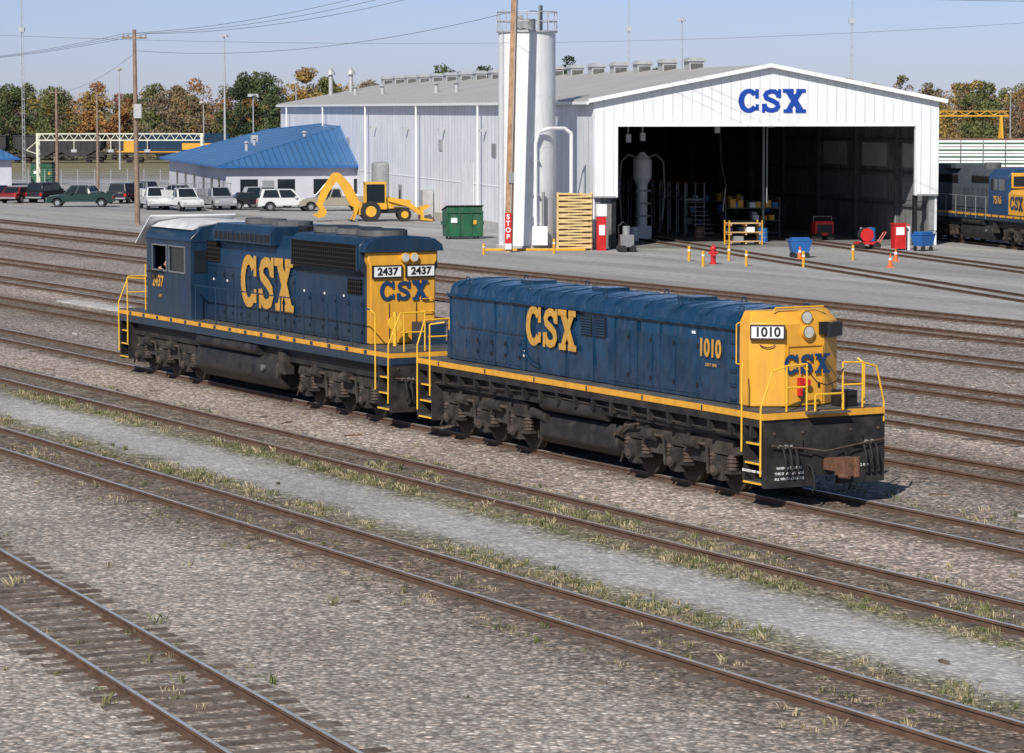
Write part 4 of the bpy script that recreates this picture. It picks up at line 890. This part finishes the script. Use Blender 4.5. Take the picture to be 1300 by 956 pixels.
# ------------------------------------------------------------------ vehicles
cc={}
def cpaint(n,c):
    if n not in cc: cc[n]=mat('car_paint_'+n,c,.25,0,.04,2)
    return cc[n]
def vehicle(name,kind,col,x,y,rz):
    e=empty(name,(x,y,0),rz); m=cpaint(*col); mb=MB()
    L={'car':4.5,'suv':4.8,'pickup':5.6,'utility':6.0}[kind]; W=1.85; h=L/2
    bz={'car':.88,'suv':1.05,'pickup':1.08,'utility':1.08}[kind]
    def arch(xc): return [(xc+.46*math.cos(a),.33+.46*math.sin(a)) for a in (R(15),R(45),R(70),R(90),R(110),R(135),R(165))]
    prof=[(-h,.38),(-h-.04,.65),(-h+.02,bz-.05),(-h+.15,bz),(h-1.3,bz),(h-.25,bz-.12),(h-.03,bz-.3),(h,.5),(h-.05,.36)]+arch(h-.95)+arch(-h+.95)
    mb.prism(prof,-W/2,W/2,m); mb.obj('body',e,bevel=.035)
    mb=MB()
    if kind=='car': b=(-h+.5,h-1.25);t=(-h+1.1,h-2.1);zt=1.42
    elif kind=='suv': b=(-h+.1,h-1.3);t=(-h+.35,h-2.0);zt=1.78
    elif kind=='pickup': b=(-.75,h-1.4);t=(-.6,h-2.1);zt=1.82
    else: b=(.2,h-1.3);t=(.3,h-2.0);zt=1.85
    v=mb.frus((b[0],b[1],-W/2+.03,W/2-.03),(t[0],t[1],-W/2+.2,W/2-.2),bz,zt,m); mb.obj('cabin',e,bevel=.04)
    mb=MB()
    V=[Vector(p) for p in v]; cen=sum(V,Vector())/8
    for f in ((0,1,5,4),(1,2,6,5),(2,3,7,6),(3,0,4,7)):
        pts=[V[i] for i in f]; n=(pts[1]-pts[0]).cross(pts[3]-pts[0]).normalized(); mid=sum(pts,Vector())/4
        if n.dot(mid-cen)<0: n=-n
        q=[mid+(p-mid)*.86+n*.015 for p in pts]
        mb.add([tuple(p) for p in q],[(0,1,2,3)],'glass')
        if f in ((0,1,5,4),(2,3,7,6)):
            a=(q[0]+q[1])/2+n*.01; c_=(q[2]+q[3])/2+n*.01; mb.add([tuple(a-Vector((.05,0,0))),tuple(a+Vector((.05,0,0))),tuple(c_+Vector((.05,0,0))),tuple(c_-Vector((.05,0,0)))],[(0,1,2,3)],m)
    for xx in (-h+.95,h-.95):
        mb.box(xx-.5,xx+.5,-W/2+.3,W/2-.3,.3,.85,'blk')
        for sy in (-1,1):
            mb.cyl((xx,sy*(W/2-.25),.35),(xx,sy*(W/2-.01),.35),.35,'rubber',seg=20); mb.cyl((xx,sy*(W/2-.01),.35),(xx,sy*(W/2),.35),.2,'chrome',seg=14)
    for sy in (-1,1): mb.box(h-.12,h+.005,sy*.75-.16,sy*.75+.16,.62,.78,'lamp'); mb.box(-h-.05,-h+.02,sy*.8-.1,sy*.8+.1,.65,.9,'red'); mb.box(.3+h*.1,.5+h*.1,min(sy*.95,sy*1.1),max(sy*.95,sy*1.1),bz+.02,bz+.17,m)
    mb.box(h-.06,h+.03,-.85,.85,.4,.55,'grey'); mb.box(-h-.08,-h,-.85,.85,.42,.56,'grey')
    if kind=='pickup': mb.box(-h+.12,-.85,-W/2+.12,W/2-.12,bz+.004,bz+.012,'blk'); mb.box(-h+.02,-.8,-W/2+.02,-W/2+.1,bz,bz+.08,m); mb.box(-h+.02,-.8,W/2-.1,W/2-.02,bz,bz+.08,m)
    if kind=='utility':
        mb.box(-h,.1,-W/2-.03,-W/2+.45,bz,1.65,m); mb.box(-h,.1,W/2-.45,W/2+.03,bz,1.65,m)
        for k in range(3): mb.box(-h+.1+k*.95,-h+.95+k*.95,-W/2-.045,-W/2-.03,bz+.05,1.6,m)
        for xx in (-h+.1,.0,1.2):
            for sy in (-1,1): mb.tube([(xx,sy*.85,1.6),(xx,sy*.85,2.15)],.03,'grey')
        for sy in (-1,1): mb.tube([(-h+.1,sy*.85,2.15),(1.6,sy*.85,2.15)],.03,'grey')
    mb.obj('trim',e)
Wt=('white',(.62,.62,.62)); Gr=('green',(.015,.04,.035)); Rd=('red',(.2,.015,.015)); Bk=('black',(.02,.02,.024)); Sv=('silver',(.30,.31,.33)); Tn_=('tan',(.30,.27,.21)); Nv=('navy',(.02,.03,.08))
vehicle('pickup_truck','pickup',Gr,-36.6,246,R(182)); vehicle('parked_car','car',Rd,-43.6,257,R(70)); vehicle('parked_car','suv',Bk,-41.2,258,R(65)); vehicle('parked_car','car',Sv,-38.4,262,R(75))
vehicle('parked_car','suv',Bk,-34.2,256,R(80)); vehicle('parked_car','car',Nv,-31.6,257,R(70)); vehicle('parked_car','car',Nv,-46.3,262,R(70)); vehicle('parked_car','suv',Bk,-33.0,262,R(80)); vehicle('parked_car','car',Bk,-30.0,262,R(80))
vehicle('pickup_truck','utility',Wt,-29.6,240,R(-75)); vehicle('pickup_truck','utility',Wt,-27.0,237,R(-65)); vehicle('pickup_truck','utility',Sv,-24.4,240,R(-70))
vehicle('parked_car','suv',Wt,-18.3,236,R(10)); vehicle('parked_car','car',Bk,-21.4,239,R(15)); vehicle('parked_car','suv',Sv,-20.3,243,R(10)); vehicle('pickup_truck','pickup',Tn_,-14.6,236,R(190))
e=empty('backhoe_loader',(-9.9,214,0),R(8)); mb=MB()
mb.box(-1.4,2.3,-.45,.45,.6,1.0,'blk'); mb.prism([(.6,.95),(2.4,.95),(2.4,1.55),(.6,1.75)],-.5,.5,'yeq'); mb.box(-1.0,.6,-.75,.75,.9,1.35,'yeq')
mb.prism([(-1.0,2.75),(.55,2.75),(.6,2.9),(-1.05,2.9)],-.8,.8,'yeq')
for xx in (-.95,.5):
    for sy in (-.72,.72): mb.box(xx-.05,xx+.05,sy-.05,sy+.05,1.35,2.75,'yeq')
mb.box(-.9,.45,-.7,-.68,1.4,2.7,'glass'); mb.box(-.9,.45,.68,.7,1.4,2.7,'glass')
for sy in (-1,1):
    mb.cyl((-.6,sy*.7,.75),(-.6,sy*1.1,.75),.75,'rubber',seg=26); mb.cyl((-.6,sy*1.1,.75),(-.6,sy*1.12,.75),.4,'yeq',seg=18)
    mb.cyl((1.9,sy*.65,.5),(1.9,sy*.95,.5),.5,'rubber',seg=22); mb.cyl((1.9,sy*.95,.5),(1.9,sy*.97,.5),.27,'yeq',seg=14)
    mb.prism([(.7,1.5),(.8,1.8),(2.2,1.5),(3.2,.7),(3.15,.4),(2.1,1.1)],sy*.62-.08,sy*.62+.08,'yeq')
    mb.tube([(1.1,sy*.62,1.1),(2.6,sy*.62,1.0)],.05,'chrome')
mb.prism([(3.1,.1),(3.9,.05),(4.0,.12),(3.3,.25),(3.25,.8),(3.75,1.1),(3.65,1.2),(3.05,1.0)],-1.15,1.15,'yeq')
mb.cyl((1.6,-.3,1.6),(1.6,-.3,2.3),.05,'blk')
mb.box(-1.8,-1.2,-.5,.5,.5,1.4,'yeq')
mb.prism([(-1.7,1.0),(-1.35,1.4),(-2.0,2.7),(-2.8,3.55),(-3.3,3.6),(-3.1,3.1),(-2.6,2.3),(-2.1,1.2)],-.2,.2,'yeq')
mb.prism([(-2.95,3.6),(-3.4,3.5),(-4.2,2.3),(-4.55,1.2),(-4.15,1.1),(-3.6,2.2),(-2.85,3.2)],-.15,.15,'yeq')
mb.prism([(-4.6,1.3),(-4.1,1.25),(-3.8,.8),(-3.9,.4),(-4.4,.25),(-4.85,.5),(-4.5,.6),(-4.3,.9)],-.4,.4,'yeq')
mb.tube([(-1.9,0,2.3),(-2.9,0,3.0)],.06,'chrome'); mb.tube([(-3.4,0,3.3),(-4.5,0,2.0)],.05,'chrome')
for sy in (-1,1): mb.tube([(-1.5,sy*.5,1.0),(-1.9,sy*1.0,.1)],.07,'yeq'); mb.box(-2.1,-1.7,sy*1.0-.2,sy*1.0+.2,.0,.06,'blk')
mb.obj('machine',e)
e=empty('pipe_gantry',(-51.8,317,0),R(1)); mb=MB()
M['cream']=mat('cream_paint',(.66,.64,.5),.6,0,.1,1)
for xx in (0,17.9):
    for yy in (0,1.2): mb.box(xx-.12,xx+.12,yy-.12,yy+.12,0,5.6,'cream')
    for z in np.arange(.6,5.4,1.0): mb.tube([(xx,0,z),(xx,1.2,z+.9)],.06,'cream')
for z in (4.9,5.6):
    for yy in (0,1.2): mb.box(-.12,18.0,yy-.06,yy+.06,z-.06,z+.06,'cream')
for k in range(18): mb.tube([(k,0,4.9),(k+.5,0,5.6),(k+1,0,4.9)],.04,'cream')
for xx in (4,8,12): mb.tube([(xx,0,4.9),(xx,0,3.9)],.05,'cream'); mb.box(xx-.3,xx+.3,-.2,.2,3.6,3.9,'galv')
mb.tube([(0,0,4.8),(-1.2,0,3.8),(0,0,3.4)],.05,'cream'); mb.obj('frame',e)
e=empty('chain_link_fence',(-50,300,0),R(3)); mb=MB()
for k in range(16): mb.cyl((k*1.7,0,0),(k*1.7,0,2.1),.035,'galv',seg=6)
for z in np.arange(.1,2.15,.25): mb.tube([(0,0,z),(25.5,0,z)],.008,'galv',seg=4)
mb.obj('mesh',e)
M['ylines']=mat('yellow_line_paint',(.6,.42,.05),.7,0,.3,4)
mb=MB(); x0,y0=-45,232; mb.box(0,26,0,.14,.004,.008,'ylines',Matrix.Translation((x0,y0,0))@Matrix.Rotation(R(-12),4,'Z')); 
for k in range(9): mb.box(0,5,0,.12,.004,.008,'ylines',Matrix.Translation((-46+k*2.7,252,0))@Matrix.Rotation(R(75),4,'Z'))
mb.obj('parking_line',smooth=False)

# ------------------------------------------------------------------ distant freight cars
def far_truck(mb,x):
    for dx in (-.9,.9):
        for sy in (-.72,.72): mb.cyl((x+dx,sy-.07,.5),(x+dx,sy+.07,.5),.45,'wheel',seg=14)
    for sy in (-.95,.95): mb.box(x-1.2,x+1.2,sy-.08,sy+.08,.45,.8,'truck')
M['hopper']=mat('hopper_black',(.035,.032,.034),.8,0,.3,.6)
M['hopper2']=mat('hopper_brown',(.14,.07,.045),.8,0,.3,.6)
def hopper(x,y,rz,m):
    e=empty('hopper_car',(x,y,0),rz); mb=MB()
    mb.prism([(-6.8,4.2),(-6.8,2.4),(-4.2,1.0),(-2,1.0),(0,2),(2,1.0),(4.2,1.0),(6.8,2.4),(6.8,4.2)],-1.5,1.5,m)
    for k in range(14): mb.box(-6.7+k*1.02,-6.6+k*1.02,-1.58,1.58,1.9,4.15,m)
    mb.box(-6.9,6.9,-1.62,1.62,4.15,4.3,m); mb.box(-7.3,7.3,-1.3,1.3,1.0,1.25,m); far_truck(mb,-5.6); far_truck(mb,5.6); mb.obj('body',e)
for k in range(4): hopper(-70.5-k*14.8,452+k*.3,R(-1),'hopper')
for k in range(8): hopper(-118+k*14.8,478-k*.3,R(-1),'hopper')
def farloco(x,y,rz):
    e=empty('diesel_locomotive',(x,y,0),rz); mb=MB()
    mb.box(-9,9,-1.5,1.5,1.4,1.7,'black'); mb.box(-9,9,-1.52,1.52,1.7,1.85,'yel'); mb.prism(hoodpts([(1.0,1.86),(1.0,4.3),(.7,4.6)]),-8.2,4.2,'blue',axis='x'); mb.prism(hoodpts([(1.5,1.86),(1.5,4.3),(1.0,4.75)]),4.2,6.3,'blue',axis='x'); mb.prism(hoodpts([(1.2,1.86),(1.2,3.2),(.9,3.4)]),6.3,8,'yel',axis='x')
    for sy in (-1,1): mb.box(4.6,5.8,min(sy*1.5,sy*1.53),max(sy*1.5,sy*1.53),3.3,4.0,'glass'); mb.box(-6,-1,min(sy*1.0,sy*1.03),max(sy*1.0,sy*1.03),2.1,3.1,'yel')
    mb.box(-3,3,-1.3,1.3,.6,1.4,'black')
    far_truck(mb,-6.4); far_truck(mb,6.4); mb.obj('body',e)
farloco(-52,450,R(180))
M['wrap']=mat('lumber_wrap',(.72,.74,.72),.6,0,.08,.8)
def centerbeam(x,y,rz):
    e=empty('lumber_flatcar',(x,y,0),rz); mb=MB(); mb.box(-11,11,-1.4,1.4,1.0,1.3,'hopper2'); 
    for sx in (-11,10.8): mb.box(sx,sx+.2,-1.4,1.4,1.3,4.7,'hopper2')
    for k in range(8):
        for j in range(4):
            xx=-10.7+k*2.68; z=1.35+j*.82; mb.box(xx,xx+2.55,-1.4,-.1,z,z+.74,'wrap'); mb.box(xx,xx+2.55,.1,1.4,z,z+.74,'wrap'); mb.box(xx,xx+2.55,-1.42,-1.4,z+.28,z+.48,'green')
    mb.box(-10.8,10.8,-.08,.08,1.3,4.8,'hopper2'); far_truck(mb,-8.5); far_truck(mb,8.5); mb.obj('body',e)
centerbeam(57,352,R(-3)); hopper(76.5,351,R(-3),'hopper2'); centerbeam(96,350,R(-3))
hopper(50,371,R(-3),'hopper2'); hopper(66,371,R(-3),'hopper2'); hopper(82,370,R(-3),'hopper')
e=empty('gantry_crane',(54.5,400,0),R(4)); mb=MB()
mb.box(-4,14,-.15,.15,7.3,7.5,'yeq')
for k in range(9): mb.tube([(-4+2*k,0,7.5),(-3+2*k,0,8.1),(-2+2*k,0,7.5)],.06,'yeq')
mb.box(-4,14,-.08,.08,8.0,8.1,'yeq')
for xx in (-3,13):
    for s_ in (-2,2): mb.tube([(xx,s_,0),(xx,0,7.4)],.2,'yeq')
mb.obj('frame',e)

# ------------------------------------------------------------------ trees
def trees():
    cols={'g1':(.075,.10,.035),'g2':(.12,.13,.045),'dk':(.03,.05,.022),'y':(.31,.205,.055),'o':(.30,.14,.045),'r':(.22,.085,.05),'b':(.20,.14,.08),'tr':(.17,.14,.115)}
    keys=list(cols); mats=[mat('foliage_'+k,cols[k],.85,0,.35,.7) for k in keys]
    VS=[];MI=[]
    def leaves(c,r,n,k,size):
        d=rng.normal(size=(n,3)); d/=np.linalg.norm(d,axis=1)[:,None]; rad=rng.uniform(.35,1.0,(n,1))**.6
        p=c+d*rad*r
        a=rng.normal(size=(n,3)); a/=np.linalg.norm(a,axis=1)[:,None]; b=np.cross(a,rng.normal(size=(n,3))); b/=np.linalg.norm(b,axis=1)[:,None]
        s=rng.uniform(.5,1.2,(n,1))*size; s2=s*rng.uniform(.5,1,(n,1))
        VS.append(np.stack([p-a*s-b*s2*.4,p-b*s2*.9+a*s*.1,p+a*s+b*s2*.3,p+b*s2],axis=1).reshape(-1,3)); MI.extend([k]*n)
    tb=MB(); TR_=mats[keys.index('tr')]
    def tree(x,y,h,w,pal,n=16,nl=85,size=.30):
        base=h*.12
        tb.cyl((x,y,0),(x+random.uniform(-.3,.3),y,h*.75),.2,TR_,r1=.06,seg=6)
        for k in range(5):
            z=h*random.uniform(.25,.6); a=random.uniform(0,6.28); tb.cyl((x,y,z),(x+w*.4*math.cos(a),y+w*.4*math.sin(a),z+h*.25),.08,TR_,r1=.03,seg=4)
        dom=random.choice(pal)
        for k in range(n):
            t=random.random(); z=base+(h-base)*(.06+.9*t); env=math.sin(math.pi*min(1,.2+.78*t))**.7
            a=random.uniform(0,6.28); rr=w*.5*env*math.sqrt(random.random())*.85
            cr=random.uniform(.13,.23)*w
            leaves(np.array([x+rr*math.cos(a),y+rr*math.sin(a),min(z,h-cr*.7)]),np.array([cr,cr,cr*.75]),nl,keys.index(dom if random.random()<.65 else random.choice(pal)),size)
    pals=[['g1','g2','y'],['g2','y','b'],['b','b','g2'],['g1','g1','g2'],['g2','o','y'],['g2','g2','b'],['b','b','tr'],['b','o','r'],['y','g2','o'],['g2','b','tr'],['o','b','y']]
    for row,(D,hh,st) in enumerate(((498,10.8,4.2),(525,12.6,4.8),(565,14.0,5.2),(610,15.2,5.5))):
        x=-180
        while x<180:
            if not(-14<x<48 and row<3):
                h=hh*random.uniform(.76,1.12)
                if x<-72: h*=.92
                if x>40: h*=.94
                tree(x,D+random.uniform(-9,9),h,random.uniform(6,9.5),random.choice(pals),22,80,.24)
            x+=st*random.uniform(.7,1.35)
    for k in range(170):
        x=random.uniform(-180,180); leaves(np.array([x,486+random.uniform(-6,6),1.0]),np.array([3,1.5,1.9]),110,keys.index(random.choice(['g1','b','tr','g2','b'])),.22)
    for x,D,h,w_,p in ((-44,470,14.6,8,['dk','g1']),(-39.8,468,14.3,7.5,['dk','dk','g1']),(-34,480,15.3,8,['o','y','y']),(-30.5,478,13.6,7,['y','g2']),(-11,480,15.9,9,['dk','g1']),(-5,482,15.6,9,['dk','dk','g1']),(9,480,17.2,7,['dk','g1']),(24,480,15.5,8,['dk','g1']),(33,470,13.8,8,['dk','g1']),(79,430,12.3,8,['o','r','y']),(86,440,13.8,8,['dk','g1']),(72,445,13,8,['g2','y']),(-74,470,12,8,['y','g2']),(-82,474,12.5,8,['g2','g1'])):
        tree(x,D,h,w_,p,34,170,.20)
    V=np.concatenate(VS); n=len(V)//4
    me=bpy.data.meshes.new('distant_tree_line')
    me.vertices.add(len(V)); me.vertices.foreach_set('co',V.ravel()); me.loops.add(n*4); me.loops.foreach_set('vertex_index',np.arange(n*4,dtype=np.int32))
    me.polygons.add(n); me.polygons.foreach_set('loop_start',np.arange(0,n*4,4,dtype=np.int32)); me.polygons.foreach_set('material_index',np.array(MI,dtype=np.int32))
    for m in mats: me.materials.append(m)
    me.update(calc_edges=True); me.validate()
    o=bpy.data.objects.new('distant_tree_line',me); coll.objects.link(o)
    tb.obj('trunks',o)
    print('leaves',n)
trees()
